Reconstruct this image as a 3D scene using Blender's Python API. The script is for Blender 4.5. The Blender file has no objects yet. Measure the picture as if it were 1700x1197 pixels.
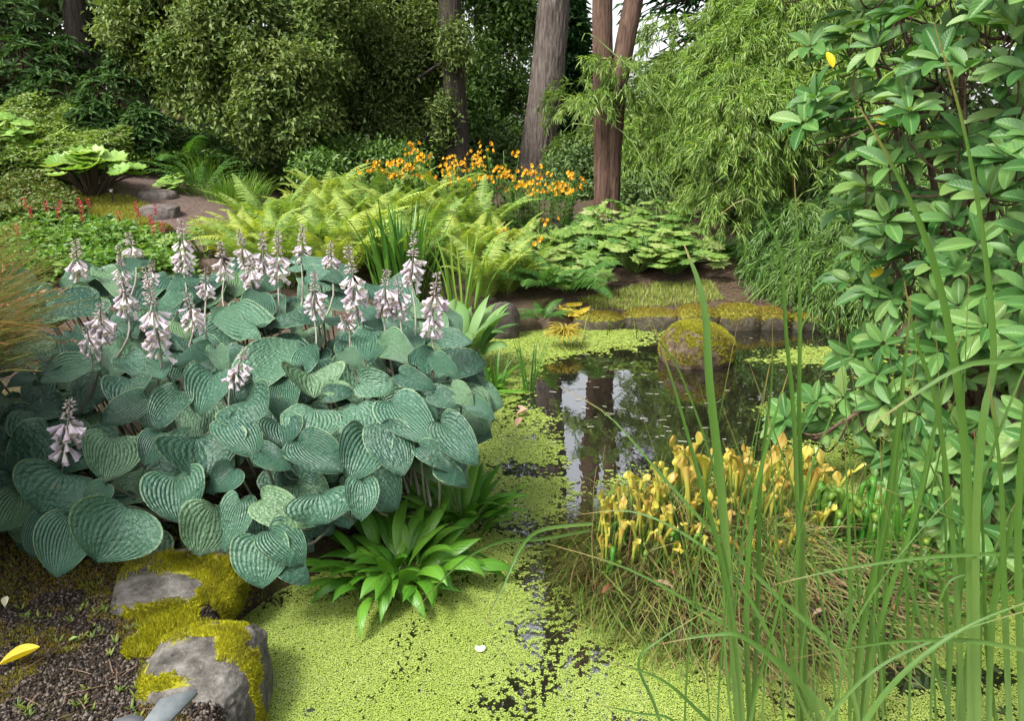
import bpy, bmesh, math
import numpy as np
from mathutils import Vector
R = math.radians
SC = bpy.context.scene
COL = SC.collection
# ------------------------------------------------------------------ camera, sky, sun, exposure
PITCH, F, CX, CY, CH = R(16), 1284.0, 850.0, 598.5, 1.5
cd = bpy.data.cameras.new('camera'); cam = bpy.data.objects.new('camera', cd); COL.objects.link(cam)
cd.sensor_width = 36; cd.lens = 36 * F / 1700; cd.clip_start = .02; cd.clip_end = 600
cam.location = (0, 0, CH); cam.rotation_euler = (R(90) - PITCH, 0, 0); SC.camera = cam
SUN_EL, SUN_AZ = R(52), R(-132)          # azimuth measured from +Y towards +X
w = bpy.data.worlds.new('World'); SC.world = w; w.use_nodes = True
wn, wl = w.node_tree.nodes, w.node_tree.links
bg = wn['Background']; sky = wn.new('ShaderNodeTexSky'); sky.sky_type = 'NISHITA'; sky.sun_disc = False
sky.sun_elevation = SUN_EL; sky.sun_rotation = SUN_AZ; sky.dust_density = 4; sky.ozone_density = 1.0; sky.air_density = 1.2
hs = wn.new('ShaderNodeHueSaturation'); hs.inputs['Saturation'].default_value = .22
wl.new(sky.outputs[0], hs.inputs['Color']); wl.new(hs.outputs[0], bg.inputs[0]); bg.inputs[1].default_value = .115
sl = bpy.data.lights.new('sun', 'SUN'); so = bpy.data.objects.new('sun', sl); COL.objects.link(so)
sl.energy = 1.5; sl.angle = R(14); sl.color = (1, .97, .9)
so.rotation_euler = Vector((-math.sin(SUN_AZ) * math.cos(SUN_EL), -math.cos(SUN_AZ) * math.cos(SUN_EL), -math.sin(SUN_EL))).to_track_quat('-Z', 'Y').to_euler()
SC.view_settings.view_transform = 'Standard'; SC.view_settings.look = 'None'; SC.view_settings.gamma = 1
SC.view_settings.exposure = 1.85
SC.render.engine = 'CYCLES'; cy = SC.cycles
cy.max_bounces = 6; cy.diffuse_bounces = 2; cy.glossy_bounces = 3; cy.transmission_bounces = 4; cy.transparent_max_bounces = 4
cy.use_adaptive_sampling = True; cy.adaptive_threshold = .02; cy.use_denoising = True; cy.caustics_reflective = False; cy.caustics_refractive = False
cy.sample_clamp_indirect = 6

# ------------------------------------------------------------------ geometry helpers
FW = np.array([0, math.cos(PITCH), -math.sin(PITCH)]); UP = np.array([0, math.sin(PITCH), math.cos(PITCH)]); RT = np.array([1., 0, 0]); CAM = np.array([0, 0, CH])
def ray(px, py):
    px = np.asarray(px, float); py = np.asarray(py, float)
    return ((px - CX) / F)[..., None] * RT - ((py - CY) / F)[..., None] * UP + FW
def PY(px, py, Y):                       # point on a pixel's ray at ground distance Y
    d = ray(px, py); return CAM + d * (np.asarray(Y, float) / d[..., 1])[..., None]
def PZ(px, py, z):                       # point on a pixel's ray at height z
    d = ray(px, py); return CAM + d * ((np.asarray(z, float) - CH) / d[..., 2])[..., None]
def depth(p): return (np.asarray(p) - CAM) @ FW
def topix(p):
    q = np.asarray(p) - CAM; dd = q @ FW
    return CX + F * (q @ RT) / dd, CY - F * (q @ UP) / dd
def nrm(v): return v / np.maximum(np.linalg.norm(v, axis=-1, keepdims=True), 1e-9)
def rng(s): return np.random.default_rng(s)
def hsh(i, j, k, s):
    h = (i * 374761393 + j * 668265263 + k * 1440662683 + s * 974634777) & 0xffffffff
    h = ((h ^ (h >> 13)) * 1274126177) & 0xffffffff; h = h ^ (h >> 16)
    return (h & 0xffff) / 65535.0
def vn(p, s=0):                          # value noise 0..1
    p = np.asarray(p, float); i = np.floor(p).astype(np.int64); f = p - i; f = f * f * (3 - 2 * f); o = 0
    for a in (0, 1):
        for b in (0, 1):
            for c in (0, 1):
                o = o + hsh(i[..., 0] + a, i[..., 1] + b, i[..., 2] + c, s) * (f[..., 0] if a else 1 - f[..., 0]) * (f[..., 1] if b else 1 - f[..., 1]) * (f[..., 2] if c else 1 - f[..., 2])
    return o
def fbm(p, s=0, n=4):
    p = np.asarray(p, float)
    if p.shape[-1] == 2: p = np.concatenate([p, np.zeros(p.shape[:-1] + (1,))], -1)
    o = 0; a = .5; t = 0
    for k in range(n): o = o + a * vn(p * 2 ** k, s + k * 17); t += a; a *= .5
    return o / t
def sst(a, b, x): t = np.clip((x - a) / (b - a), 0, 1); return t * t * (3 - 2 * t)

class MB:
    def __init__(s): s.v = []; s.f = []; s.u = []; s.n = 0
    def add(s, v, *faces, uv=None):
        v = np.asarray(v, float).reshape(-1, 3)
        for f in faces: s.f.append(np.asarray(f, np.int64) + s.n)
        s.v.append(v); s.u.append(np.zeros((len(v), 2)) if uv is None else np.asarray(uv, float).reshape(-1, 2)); s.n += len(v); return s
    def inst(s, tv, tf, M, P, uv=None):
        N, K = len(P), len(tv)
        v = np.einsum('nij,kj->nki', M, tv) + P[:, None]
        off = (np.arange(N) * K)[:, None, None]
        fs = [(np.asarray(f)[None] + off).reshape(-1, np.asarray(f).shape[1]) for f in tf]
        return s.add(v, *fs, uv=None if uv is None else np.tile(uv, (N, 1)))
    def build(s, name, mat, parent=None, smooth=False):
        me = bpy.data.meshes.new(name)
        v = np.concatenate(s.v) if s.v else np.zeros((0, 3)); u = np.concatenate(s.u) if s.u else np.zeros((0, 2))
        o0 = np.zeros(3); q = parent
        while q is not None: o0 = o0 + np.array(q.location); q = q.parent
        v = v - o0
        idx = np.concatenate([f.ravel() for f in s.f]); cnt = np.concatenate([np.full(len(f), f.shape[1]) for f in s.f])
        st = np.concatenate([[0], np.cumsum(cnt)[:-1]])
        me.vertices.add(len(v)); me.vertices.foreach_set('co', v.astype(np.float32).ravel())
        me.loops.add(len(idx)); me.loops.foreach_set('vertex_index', idx.astype(np.int32))
        me.polygons.add(len(cnt)); me.polygons.foreach_set('loop_start', st.astype(np.int32)); me.polygons.foreach_set('loop_total', cnt.astype(np.int32))
        if smooth: me.polygons.foreach_set('use_smooth', np.ones(len(cnt), bool))
        if np.any(u):
            l = me.uv_layers.new(name='UVMap'); l.data.foreach_set('uv', u[idx].astype(np.float32).ravel())
        me.update(); me.materials.append(mat)
        o = bpy.data.objects.new(name, me); COL.objects.link(o); o.parent = parent
        return o
def thing(name, label, cat, loc, group=None):
    o = bpy.data.objects.new(name, None); COL.objects.link(o); o.location = [float(a) for a in loc]; o.empty_display_size = .1
    o['label'] = label; o['category'] = cat
    if group: o['group'] = group
    return o
def tag(o, label, cat, group=None):
    o['label'] = label; o['category'] = cat
    if group: o['group'] = group
    return o
def kind(o, k): o['kind'] = k; return o
def dup(root, loc, rz=0, sc=1, label=None):
    r = root.copy(); COL.objects.link(r); r.location = [float(a) for a in loc]; r.rotation_euler = (0, 0, rz); r.scale = (sc,) * 3
    if label: r['label'] = label
    for ch in root.children:
        c = ch.copy(); COL.objects.link(c); c.parent = r
        for g in ch.children:
            d = g.copy(); COL.objects.link(d); d.parent = c
    return r
def frames(y, n, sc=None):               # columns: side, along, normal
    y = nrm(y); x = nrm(np.cross(y, n)); z = np.cross(x, y); M = np.stack([x, y, z], -1)
    if sc is not None: M = M * np.asarray(sc)[:, None, :]
    return M
def grid_faces(nu, nv, N=1):             # nu verts across, nv along
    i = np.arange(nv - 1)[:, None] * nu + np.arange(nu - 1)[None]
    q = np.stack([i, i + 1, i + nu + 1, i + nu], -1).reshape(-1, 4)
    return (q[None] + (np.arange(N) * nu * nv)[:, None, None]).reshape(-1, 4)
def ribbons(mb, pts, w, side, fold=.15):  # pts (N,n,3) w (N,n) side (N,3)|(N,n,3)
    N, n, _ = pts.shape
    if side.ndim == 2: side = np.repeat(side[:, None], n, 1)
    t = nrm(np.gradient(pts, axis=1)); side = nrm(side - t * (side * t).sum(-1, keepdims=True)); nn = np.cross(side, t)
    h = w[..., None] * .5
    v = np.stack([pts - side * h + nn * h * fold, pts - nn * h * fold, pts + side * h + nn * h * fold], 2)
    uv = np.zeros((N, n, 3, 2)); uv[..., 0] = np.array([-1, 0, 1.])[None, None]; uv[..., 1] = np.linspace(0, 1, n)[None, :, None]
    return mb.add(v, grid_faces(3, n, N), uv=uv)
def arcs(base, az, L, e0, e1, n=8, pw=1.0, bend=None):
    base = np.asarray(base, float); N = len(base); t = np.linspace(0, 1, n)
    az, L, e0, e1 = [np.broadcast_to(np.asarray(a, float), (N,)) for a in (az, L, e0, e1)]
    e = e0[:, None] + (e1 - e0)[:, None] * t[None] ** pw
    A = az[:, None] + (0 if bend is None else bend[:, None] * t[None])
    st = np.stack([np.cos(e) * np.cos(A), np.cos(e) * np.sin(A), np.sin(e)], -1) * (L / (n - 1))[:, None, None]
    p = np.cumsum(st, 1) - st
    return base[:, None] + p
def azside(az): az = np.asarray(az, float); return np.stack([-np.sin(az), np.cos(az), np.zeros_like(az)], -1)
def tubes(mb, pts, r, k=6):              # pts (N,n,3), r (N,n)
    N, n, _ = pts.shape; t = nrm(np.gradient(pts, axis=1)); h = np.zeros_like(t); h[..., 0] = 1
    h = np.where(np.abs(t[..., :1]) > .8, np.array([0, 1., 0]), h); a = nrm(np.cross(t, h)); b = np.cross(t, a)
    th = np.linspace(0, 2 * np.pi, k + 1); v = pts[:, :, None] + r[..., None, None] * (np.cos(th)[None, None, :, None] * a[:, :, None] + np.sin(th)[None, None, :, None] * b[:, :, None])
    uv = np.zeros((N, n, k + 1, 2)); uv[..., 0] = np.linspace(0, 1, k + 1); uv[..., 1] = np.linspace(0, 1, n)[None, :, None]
    return mb.add(v, grid_faces(k + 1, n, N), uv=uv)
def inpoly(px, py, poly):
    poly = np.asarray(poly, float); c = np.zeros(np.shape(px), bool); j = len(poly) - 1
    for i in range(len(poly)):
        xi, yi = poly[i]; xj, yj = poly[j]
        c ^= ((yi > py) != (yj > py)) & (px < (xj - xi) * (py - yi) / (yj - yi + 1e-12) + xi); j = i
    return c
def sdist(p, poly):                      # signed distance, positive inside
    poly = np.asarray(poly, float); d = np.full(p.shape[:-1], 1e9)
    for i in range(len(poly)):
        a = poly[i]; b = poly[(i + 1) % len(poly)]; ab = b - a
        t = np.clip(((p - a) @ ab) / (ab @ ab), 0, 1); d = np.minimum(d, np.linalg.norm(p - a - t[..., None] * ab, axis=-1))
    return np.where(inpoly(p[..., 0], p[..., 1], poly), d, -d)
def smoothpath(p, n):
    p = np.asarray(p, float); t = np.linspace(0, len(p) - 1, n); i = np.clip(t.astype(int), 0, len(p) - 2); f = (t - i)[:, None]
    g = lambda k: p[np.clip(k, 0, len(p) - 1)]
    p0, p1, p2, p3 = g(i - 1), g(i), g(i + 1), g(i + 2)
    return .5 * (2 * p1 + (p2 - p0) * f + (2 * p0 - 5 * p1 + 4 * p2 - p3) * f ** 2 + (3 * p1 - p0 - 3 * p2 + p3) * f ** 3)
LEAF_V = np.array([[0, 0, 0], [-.5, .42, .14], [0, 1, -.1], [.5, .42, .14]]); LEAF_F = [np.array([[0, 3, 2], [0, 2, 1]])]
LEAF6_V = np.array([[0, 0, 0], [-.42, .3, .1], [-.4, .65, .07], [0, 1, -.14], [.4, .65, .07], [.42, .3, .1], [0, .5, 0.]]); LEAF6_F = [np.array([[0, 6, 1], [0, 5, 6], [6, 3, 2], [6, 4, 3], [1, 6, 2], [5, 4, 6]])]
def leafgrid(nu, nv, prof, fold=.2, curl=-.25, edge=0.0):
    v = np.linspace(0, 1, nv); u = np.linspace(-1, 1, nu); hw = prof(v)
    x = u[None] * hw[:, None] * .5; y = np.repeat(v[:, None], nu, 1)
    z = np.abs(x) * fold * 2 - edge * (x * 2) ** 2 + curl * v[:, None] ** 2
    uv = np.stack([np.repeat(u[None], nv, 0), y], -1)
    return np.stack([x, y, z], -1).reshape(-1, 3), [grid_faces(nu, nv)], uv.reshape(-1, 2)

# ------------------------------------------------------------------ materials
def newmat(name):
    m = bpy.data.materials.new(name); m.use_nodes = True; nt = m.node_tree; nt.nodes.clear()
    return m, nt, nt.nodes, nt.links
def ramp(N, cols, pos=None, interp='LINEAR'):
    r = N.new('ShaderNodeValToRGB'); e = r.color_ramp.elements; r.color_ramp.interpolation = interp
    pos = pos or [i / (len(cols) - 1) for i in range(len(cols))]
    e[0].position = pos[0]; e[0].color = (*cols[0], 1); e[1].position = pos[-1]; e[1].color = (*cols[-1], 1)
    for p, c in list(zip(pos, cols))[1:-1]:
        q = e.new(p); q.color = (*c, 1)
    return r
def noise(N, L, scale, detail=4, rough=.55, co=None, dist=0):
    n = N.new('ShaderNodeTexNoise'); n.inputs['Scale'].default_value = scale; n.inputs['Detail'].default_value = detail; n.inputs['Roughness'].default_value = rough; n.inputs['Distortion'].default_value = dist
    if co is not None: L.new(co, n.inputs['Vector'])
    return n
def mixc(N, L, a, b, f, mode='MIX'):
    m = N.new('ShaderNodeMix'); m.data_type = 'RGBA'; m.blend_type = mode
    for s, x in ((m.inputs[6], a), (m.inputs[7], b), (m.inputs[0], f)):
        if hasattr(x, 'links'): L.new(x, s)
        elif isinstance(x, tuple): s.default_value = (*x, 1)
        else: s.default_value = x
    return m.outputs[2]
def math_(N, L, op, a, b=None, c=None):
    m = N.new('ShaderNodeMath'); m.operation = op
    for k, x in enumerate((a, b, c)):
        if x is None: continue
        if hasattr(x, 'links'): L.new(x, m.inputs[k])
        else: m.inputs[k].default_value = x
    return m.outputs[0]
def pos(N): return N.new('ShaderNodeNewGeometry').outputs['Position']
def finish(m, N, L, col, rough=.5, spec=.4, trans=0, bump=None, bs=.5, bd=.01, tcol=None):
    out = N.new('ShaderNodeOutputMaterial'); p = N.new('ShaderNodeBsdfPrincipled')
    if hasattr(col, 'links'): L.new(col, p.inputs['Base Color'])
    else: p.inputs['Base Color'].default_value = (*col, 1)
    if hasattr(rough, 'links'): L.new(rough, p.inputs['Roughness'])
    else: p.inputs['Roughness'].default_value = rough
    p.inputs['Specular IOR Level'].default_value = spec
    if bump is not None:
        b = N.new('ShaderNodeBump'); b.inputs['Strength'].default_value = bs; b.inputs['Distance'].default_value = bd; L.new(bump, b.inputs['Height']); L.new(b.outputs[0], p.inputs['Normal'])
    if trans > 0:
        t = N.new('ShaderNodeBsdfTranslucent'); c2 = mixc(N, L, col, (1.25, 1.3, .5), 1.0, 'MULTIPLY')
        L.new(c2, t.inputs[0]); mx = N.new('ShaderNodeMixShader'); mx.inputs[0].default_value = trans
        L.new(p.outputs[0], mx.inputs[1]); L.new(t.outputs[0], mx.inputs[2]); L.new(mx.outputs[0], out.inputs[0])
    else: L.new(p.outputs[0], out.inputs[0])
    return m
def leafmat(name, cols, rough=.45, spec=.4, trans=.3, patch=.0, pcol=None, pscale=1.5, midrib=None, ribs=False):
    m, nt, N, L = newmat(name); g = N.new('ShaderNodeNewGeometry')
    c = ramp(N, cols); L.new(g.outputs['Random Per Island'], c.inputs[0]); col = c.outputs[0]
    if patch:
        n = noise(N, L, pscale, 3, .5, g.outputs['Position']); r = ramp(N, [(0,) * 3, (1,) * 3], [.42, .62]); L.new(n.outputs[0], r.inputs[0])
        col = mixc(N, L, col, pcol, math_(N, L, 'MULTIPLY', r.outputs[0], patch))
    bump = None
    if ribs:
        uv = N.new('ShaderNodeUVMap'); sx = N.new('ShaderNodeSeparateXYZ'); L.new(uv.outputs[0], sx.inputs[0]); bump = math_(N, L, 'SINE', math_(N, L, 'MULTIPLY', sx.outputs[0], 22))
        col = mixc(N, L, col, (.05, .11, .02), math_(N, L, 'MULTIPLY', math_(N, L, 'GREATER_THAN', bump, .55), .35))
        tipm = N.new('ShaderNodeMapRange'); tipm.inputs[1].default_value = .86; tipm.inputs[2].default_value = 1.0; L.new(math_(N, L, 'ADD', sx.outputs[1], math_(N, L, 'MULTIPLY', g.outputs['Random Per Island'], .08)), tipm.inputs[0]); col = mixc(N, L, col, (.25, .17, .06), tipm.outputs[0])
        basem = N.new('ShaderNodeMapRange'); basem.inputs[1].default_value = .35; basem.inputs[2].default_value = .0; L.new(sx.outputs[1], basem.inputs[0]); col = mixc(N, L, col, (.17, .25, .07), math_(N, L, 'MULTIPLY', basem.outputs[0], .6))
    if midrib:
        uv = N.new('ShaderNodeUVMap'); sx = N.new('ShaderNodeSeparateXYZ'); L.new(uv.outputs[0], sx.inputs[0])
        a = math_(N, L, 'ABSOLUTE', sx.outputs[0]); k = math_(N, L, 'SUBTRACT', 1, math_(N, L, 'SMOOTH_MIN', math_(N, L, 'MULTIPLY', a, 12), 1, .1))
        col = mixc(N, L, col, midrib, math_(N, L, 'MULTIPLY', k, .6))
        wv = math_(N, L, 'SINE', math_(N, L, 'ADD', math_(N, L, 'MULTIPLY', sx.outputs[1], 60), math_(N, L, 'MULTIPLY', a, -14))); bump = wv
    return finish(m, N, L, col, rough, spec, trans, bump, .25, .001)

M_holly = leafmat('holly_leaf', [(.055, .10, .024), (.095, .155, .036), (.15, .205, .055), (.21, .26, .09)], .5, .2, .3, .5, (.14, .17, .045))
M_olive = leafmat('olive_leaf', [(.06, .10, .024), (.10, .15, .04), (.16, .20, .06)], .5, .2, .3, .4, (.11, .15, .035))
M_fresh = leafmat('fresh_leaf', [(.045, .10, .02), (.085, .17, .03), (.15, .24, .05)], .4, .4, .3)
M_dark = leafmat('dark_leaf', [(.045, .085, .024), (.075, .13, .036), (.12, .18, .055)], .5, .2, .2)
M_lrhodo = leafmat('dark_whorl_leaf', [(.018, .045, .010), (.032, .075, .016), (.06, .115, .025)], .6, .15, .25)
M_conifer = leafmat('conifer_needle', [(.02, .07, .02), (.04, .12, .03)], .5, .3, .2)
M_bamboo = leafmat('bamboo_leaf', [(.09, .17, .028), (.15, .26, .042), (.23, .34, .07), (.32, .38, .12)], .4, .4, .4, .5, (.13, .24, .03), .9)
M_bamboo2 = leafmat('bamboo_leaf_deep', [(.05, .125, .02), (.085, .185, .032), (.135, .24, .05)], .4, .4, .35, .4, (.15, .22, .05), 1.2)
M_fern = leafmat('fern_frond', [(.16, .25, .05), (.25, .34, .07), (.34, .41, .11)], .5, .3, .4, .4, (.42, .44, .07), 1.3)
M_fern2 = leafmat('fern_frond_green', [(.035, .11, .022), (.06, .15, .03), (.09, .19, .04)], .5, .3, .4)
M_fern3 = leafmat('fern_frond_mid', [(.11, .205, .04), (.175, .275, .055), (.26, .335, .085)], .5, .3, .4)
M_iris = leafmat('iris_blade', [(.035, .12, .016), (.06, .16, .022), (.10, .21, .03)], .4, .4, .3)
M_reed = leafmat('reed_blade', [(.028, .085, .012), (.045, .12, .018), (.08, .16, .025), (.15, .19, .045)], .38, .45, .35, ribs=True)
M_strap = leafmat('strap_leaf', [(.045, .15, .012), (.07, .195, .016), (.11, .245, .024)], .38, .35, .3, midrib=(.13, .32, .05))
M_rhodo = leafmat('rhododendron_leaf', [(.034, .108, .022), (.062, .158, .036), (.10, .21, .052), (.165, .265, .075)], .42, .36, .3, midrib=(.22, .34, .12))
M_rodg = leafmat('broad_lobed_leaf', [(.055, .13, .022), (.10, .19, .033), (.17, .26, .05), (.25, .31, .10)], .5, .3, .35)
M_darm = leafmat('umbrella_leaf', [(.17, .31, .06), (.23, .37, .085), (.3, .41, .13)], .45, .35, .35)
M_glau = leafmat('lobed_leaf', [(.08, .18, .05), (.12, .22, .065), (.17, .28, .10)], .5, .3, .3)
M_persi = leafmat('bistort_leaf', [(.06, .15, .025), (.11, .21, .035), (.17, .27, .05)], .45, .3, .35)
M_cover = leafmat('ground_cover_leaf', [(.06, .125, .022), (.11, .19, .035), (.17, .25, .055), (.28, .30, .15)], .5, .3, .35, .5, (.2, .29, .05), 1.0)
M_grassg = leafmat('grass_blade', [(.07, .17, .02), (.12, .24, .03), (.2, .31, .05)], .5, .3, .3)
M_restio = leafmat('restio_stem', [(.03, .05, .008), (.06, .08, .012), (.10, .085, .018), (.16, .06, .018)], .7, .08, .2, .4, (.03, .055, .012), 4)
M_rush = leafmat('rush_stem', [(.03, .09, .012), (.09, .16, .02), (.16, .19, .04), (.22, .15, .07), (.09, .035, .018), (.03, .015, .01)], .5, .3, .2, .35, (.12, .2, .03), 6)
M_bark = None

def petalmat(name, cols, trans=.35, rough=.5): return leafmat(name, cols, rough, .3, trans)
M_lilac = petalmat('hosta_bell', [(.40, .33, .40), (.50, .43, .53), (.55, .48, .57), (.60, .55, .61), (.61, .56, .62)])
M_bud = petalmat('hosta_bud', [(.40, .31, .34), (.48, .40, .43), (.52, .46, .47)])
M_orange = petalmat('orange_petal', [(.60, .26, .012), (.68, .35, .02), (.72, .43, .04)])
M_pink = petalmat('bistort_flower', [(.30, .02, .05), (.40, .045, .08), (.36, .07, .08)], .2)
M_cream = petalmat('cream_petal', [(.8, .75, .5), (.85, .82, .62)], .3)
M_yel = petalmat('yellow_leaf', [(.55, .4, .02), (.66, .5, .03)], .3)

def hostamat():
    m, nt, N, L = newmat('hosta_leaf'); g = N.new('ShaderNodeNewGeometry')
    c = ramp(N, [(.013, .054, .038), (.028, .090, .062), (.048, .124, .082), (.074, .152, .086), (.092, .162, .068)]); L.new(g.outputs['Random Per Island'], c.inputs[0])
    uv = N.new('ShaderNodeUVMap'); sx = N.new('ShaderNodeSeparateXYZ'); L.new(uv.outputs[0], sx.inputs[0])
    u = sx.outputs[0]; a = math_(N, L, 'ABSOLUTE', u)
    nd = noise(N, L, 26, 2, .5, g.outputs['Position']); a2 = math_(N, L, 'ADD', a, math_(N, L, 'MULTIPLY', nd.outputs[0], .045))
    tri = math_(N, L, 'PINGPONG', math_(N, L, 'MULTIPLY', a2, math_(N, L, 'ADD', 6.2, math_(N, L, 'MULTIPLY', sx.outputs[1], 3.2))), .5)
    rw = math_(N, L, 'FRACT', math_(N, L, 'MULTIPLY', sx.outputs[1], 7.3))        # 0..0.5 between veins
    tri = math_(N, L, 'MULTIPLY', tri, 2); rib = math_(N, L, 'POWER', tri, .55)
    vein = math_(N, L, 'SUBTRACT', 1, math_(N, L, 'MINIMUM', math_(N, L, 'MULTIPLY', tri, 3.2), 1))
    co = N.new('ShaderNodeTexCoord'); nz = noise(N, L, 70, 2, .5, g.outputs['Position']); n2 = noise(N, L, 9, 3, .5, g.outputs['Position'])
    col = mixc(N, L, c.outputs[0], (.055, .11, .05), math_(N, L, 'MULTIPLY', n2.outputs[0], .5))
    col = mixc(N, L, col, (.075, .135, .075), math_(N, L, 'MULTIPLY', vein, .4))
    edge = math_(N, L, 'GREATER_THAN', a, .955); col = mixc(N, L, col, (.18, .26, .13), math_(N, L, 'MULTIPLY', edge, .55))
    n3 = noise(N, L, 22, 4, .7, g.outputs['Position']); sp = ramp(N, [(0,) * 3, (1,) * 3], [.66, .71]); L.new(n3.outputs[0], sp.inputs[0])
    col = mixc(N, L, col, (.25, .17, .07), math_(N, L, 'MULTIPLY', sp.outputs[0], .55))
    h = math_(N, L, 'ADD', math_(N, L, 'MULTIPLY', rib, math_(N, L, 'MULTIPLY', math_(N, L, 'ADD', .3, rw), math_(N, L, 'ADD', .35, math_(N, L, 'MULTIPLY', n2.outputs[0], .9)))), math_(N, L, 'MULTIPLY', nz.outputs[0], 2.2))
    rg = math_(N, L, 'ADD', .30, math_(N, L, 'MULTIPLY', n2.outputs[0], .25))
    return finish(m, N, L, col, rg, .42, .10, h, .8, .006)
M_hosta = hostamat()
def simple(name, col, rough=.6, spec=.3, ns=0, col2=None, bump=0, bd=.005, nd=5, trans=0, lo=.35, hi=.65):
    m, nt, N, L = newmat(name); b = None; c = col
    if ns:
        n = noise(N, L, ns, nd, .6, pos(N)); r = ramp(N, [col, col2], [lo, hi]); L.new(n.outputs[0], r.inputs[0]); c = r.outputs[0]; b = n.outputs[0] if bump else None
    return finish(m, N, L, c, rough, spec, trans, b, bump or .5, bd)
M_stem = simple('plant_stem', (.13, .2, .05), .5)
M_hstem = simple('hosta_stem', (.16, .2, .12), .5, .3, 30, (.22, .17, .17))
M_twig = simple('brown_twig', (.06, .04, .028), .7, .2, 60, (.14, .09, .06), .4)
M_darkstalk = simple('dark_stalk', (.05, .035, .025), .6)
M_slate = simple('grey_slate', (.10, .113, .118), .7, .2, 60, (.13, .145, .15), 0, .002)
M_slate2 = simple('dark_slate', (.06, .065, .07), .5, .4, 18, (.1, .1, .11), .1, .002)
M_wood = simple('weathered_board', (.14, .12, .09), .8, .1, 22, (.24, .21, .165), .5)
M_log = simple('wet_log', (.010, .007, .005), .6, .3, 25, (.035, .022, .015), .6)
def barkmat(name, dark, mid, light, sc=1):
    m, nt, N, L = newmat(name); p = pos(N); mp = N.new('ShaderNodeMapping'); mp.inputs['Scale'].default_value = (1, 1, .16); L.new(p, mp.inputs[0])
    n = noise(N, L, 26 * sc, 6, .65, mp.outputs[0], .6); n2 = noise(N, L, 2.2, 3, .5, p)
    r = ramp(N, [dark, mid, light], [.32, .5, .72]); L.new(n.outputs[0], r.inputs[0])
    col = mixc(N, L, r.outputs[0], tuple(a * .6 + .02 for a in mid), math_(N, L, 'MULTIPLY', n2.outputs[0], .5))
    return finish(m, N, L, col, .85, .15, 0, n.outputs[0], 1, .03)
M_bgrey = barkmat('grey_brown_bark', (.035, .027, .023), (.14, .113, .098), (.27, .23, .205))
M_bred = barkmat('red_brown_bark', (.022, .014, .010), (.10, .058, .040), (.18, .115, .085))
M_bdark = barkmat('dark_bark', (.014, .012, .009), (.045, .037, .027), (.085, .07, .055))
def rockmat(name, c1, c2, c3, moss=None, mlev=.5, msoft=.12, ns=4, up=.5):
    m, nt, N, L = newmat(name); g = N.new('ShaderNodeNewGeometry'); p = g.outputs['Position']
    n = noise(N, L, 14, 9, .72, p); r = ramp(N, [c1, c2, c3], [.34, .5, .66]); L.new(n.outputs[0], r.inputs[0]); nf = noise(N, L, 90, 3, .6, p)
    col = mixc(N, L, r.outputs[0], (.26, .25, .23), math_(N, L, 'MULTIPLY', math_(N, L, 'GREATER_THAN', nf.outputs[0], .66), .35))
    hb = math_(N, L, 'ADD', n.outputs[0], math_(N, L, 'MULTIPLY', nf.outputs[0], .35))
    if moss:
        uv = N.new('ShaderNodeUVMap'); sx = N.new('ShaderNodeSeparateXYZ'); L.new(uv.outputs[0], sx.inputs[0]); n2 = noise(N, L, 40, 4, .7, p)
        k = math_(N, L, 'ADD', sx.outputs[0], math_(N, L, 'MULTIPLY', math_(N, L, 'SUBTRACT', n2.outputs[0], .5), 1.1)); rr = ramp(N, [(0,) * 3, (1,) * 3], [.32, .62]); L.new(k, rr.inputs[0])
        n4 = noise(N, L, 30, 4, .6, p); rm = ramp(N, list(moss), [.3, .7]); L.new(n4.outputs[0], rm.inputs[0])
        col = mixc(N, L, col, rm.outputs[0], rr.outputs[0])
    return finish(m, N, L, col, .85, .2, 0, hb, .8, .012)
M_rock = rockmat('grey_rock', (.032, .029, .025), (.088, .08, .070), (.19, .178, .160), ((.13, .13, .014), (.33, .31, .015)))
M_boulder = rockmat('mossy_boulder', (.035, .024, .015), (.09, .062, .04), (.17, .13, .09), ((.10, .10, .018), (.26, .25, .03)))
M_drock = rockmat('dark_rock', (.02, .017, .014), (.045, .037, .03), (.09, .077, .064), ((.06, .07, .015), (.14, .14, .03)))
M_edge = rockmat('mossy_edging', (.03, .026, .018), (.06, .05, .034), (.11, .095, .07), ((.09, .10, .015), (.24, .22, .03)))
M_prock = rockmat('pale_path_rock', (.05, .04, .036), (.10, .083, .075), (.155, .13, .12))
M_moss = leafmat('yellow_moss', [(.20, .21, .012), (.36, .35, .015), (.50, .46, .03)], .8, .1, .25, .55, (.13, .12, .02), 16)
M_moss2 = leafmat('olive_moss', [(.12, .12, .015), (.21, .19, .022), (.30, .25, .03)], .8, .1, .25, .6, (.20, .12, .04), 12)
M_duck = leafmat('duckweed_frond', [(.17, .24, .04), (.24, .315, .06), (.33, .385, .11)], .5, .3, .15, .55, (.21, .29, .045), 2.2)
M_mat = leafmat('floating_weed', [(.15, .2, .03), (.22, .27, .045), (.3, .33, .08)], .5, .3, .15)

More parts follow.
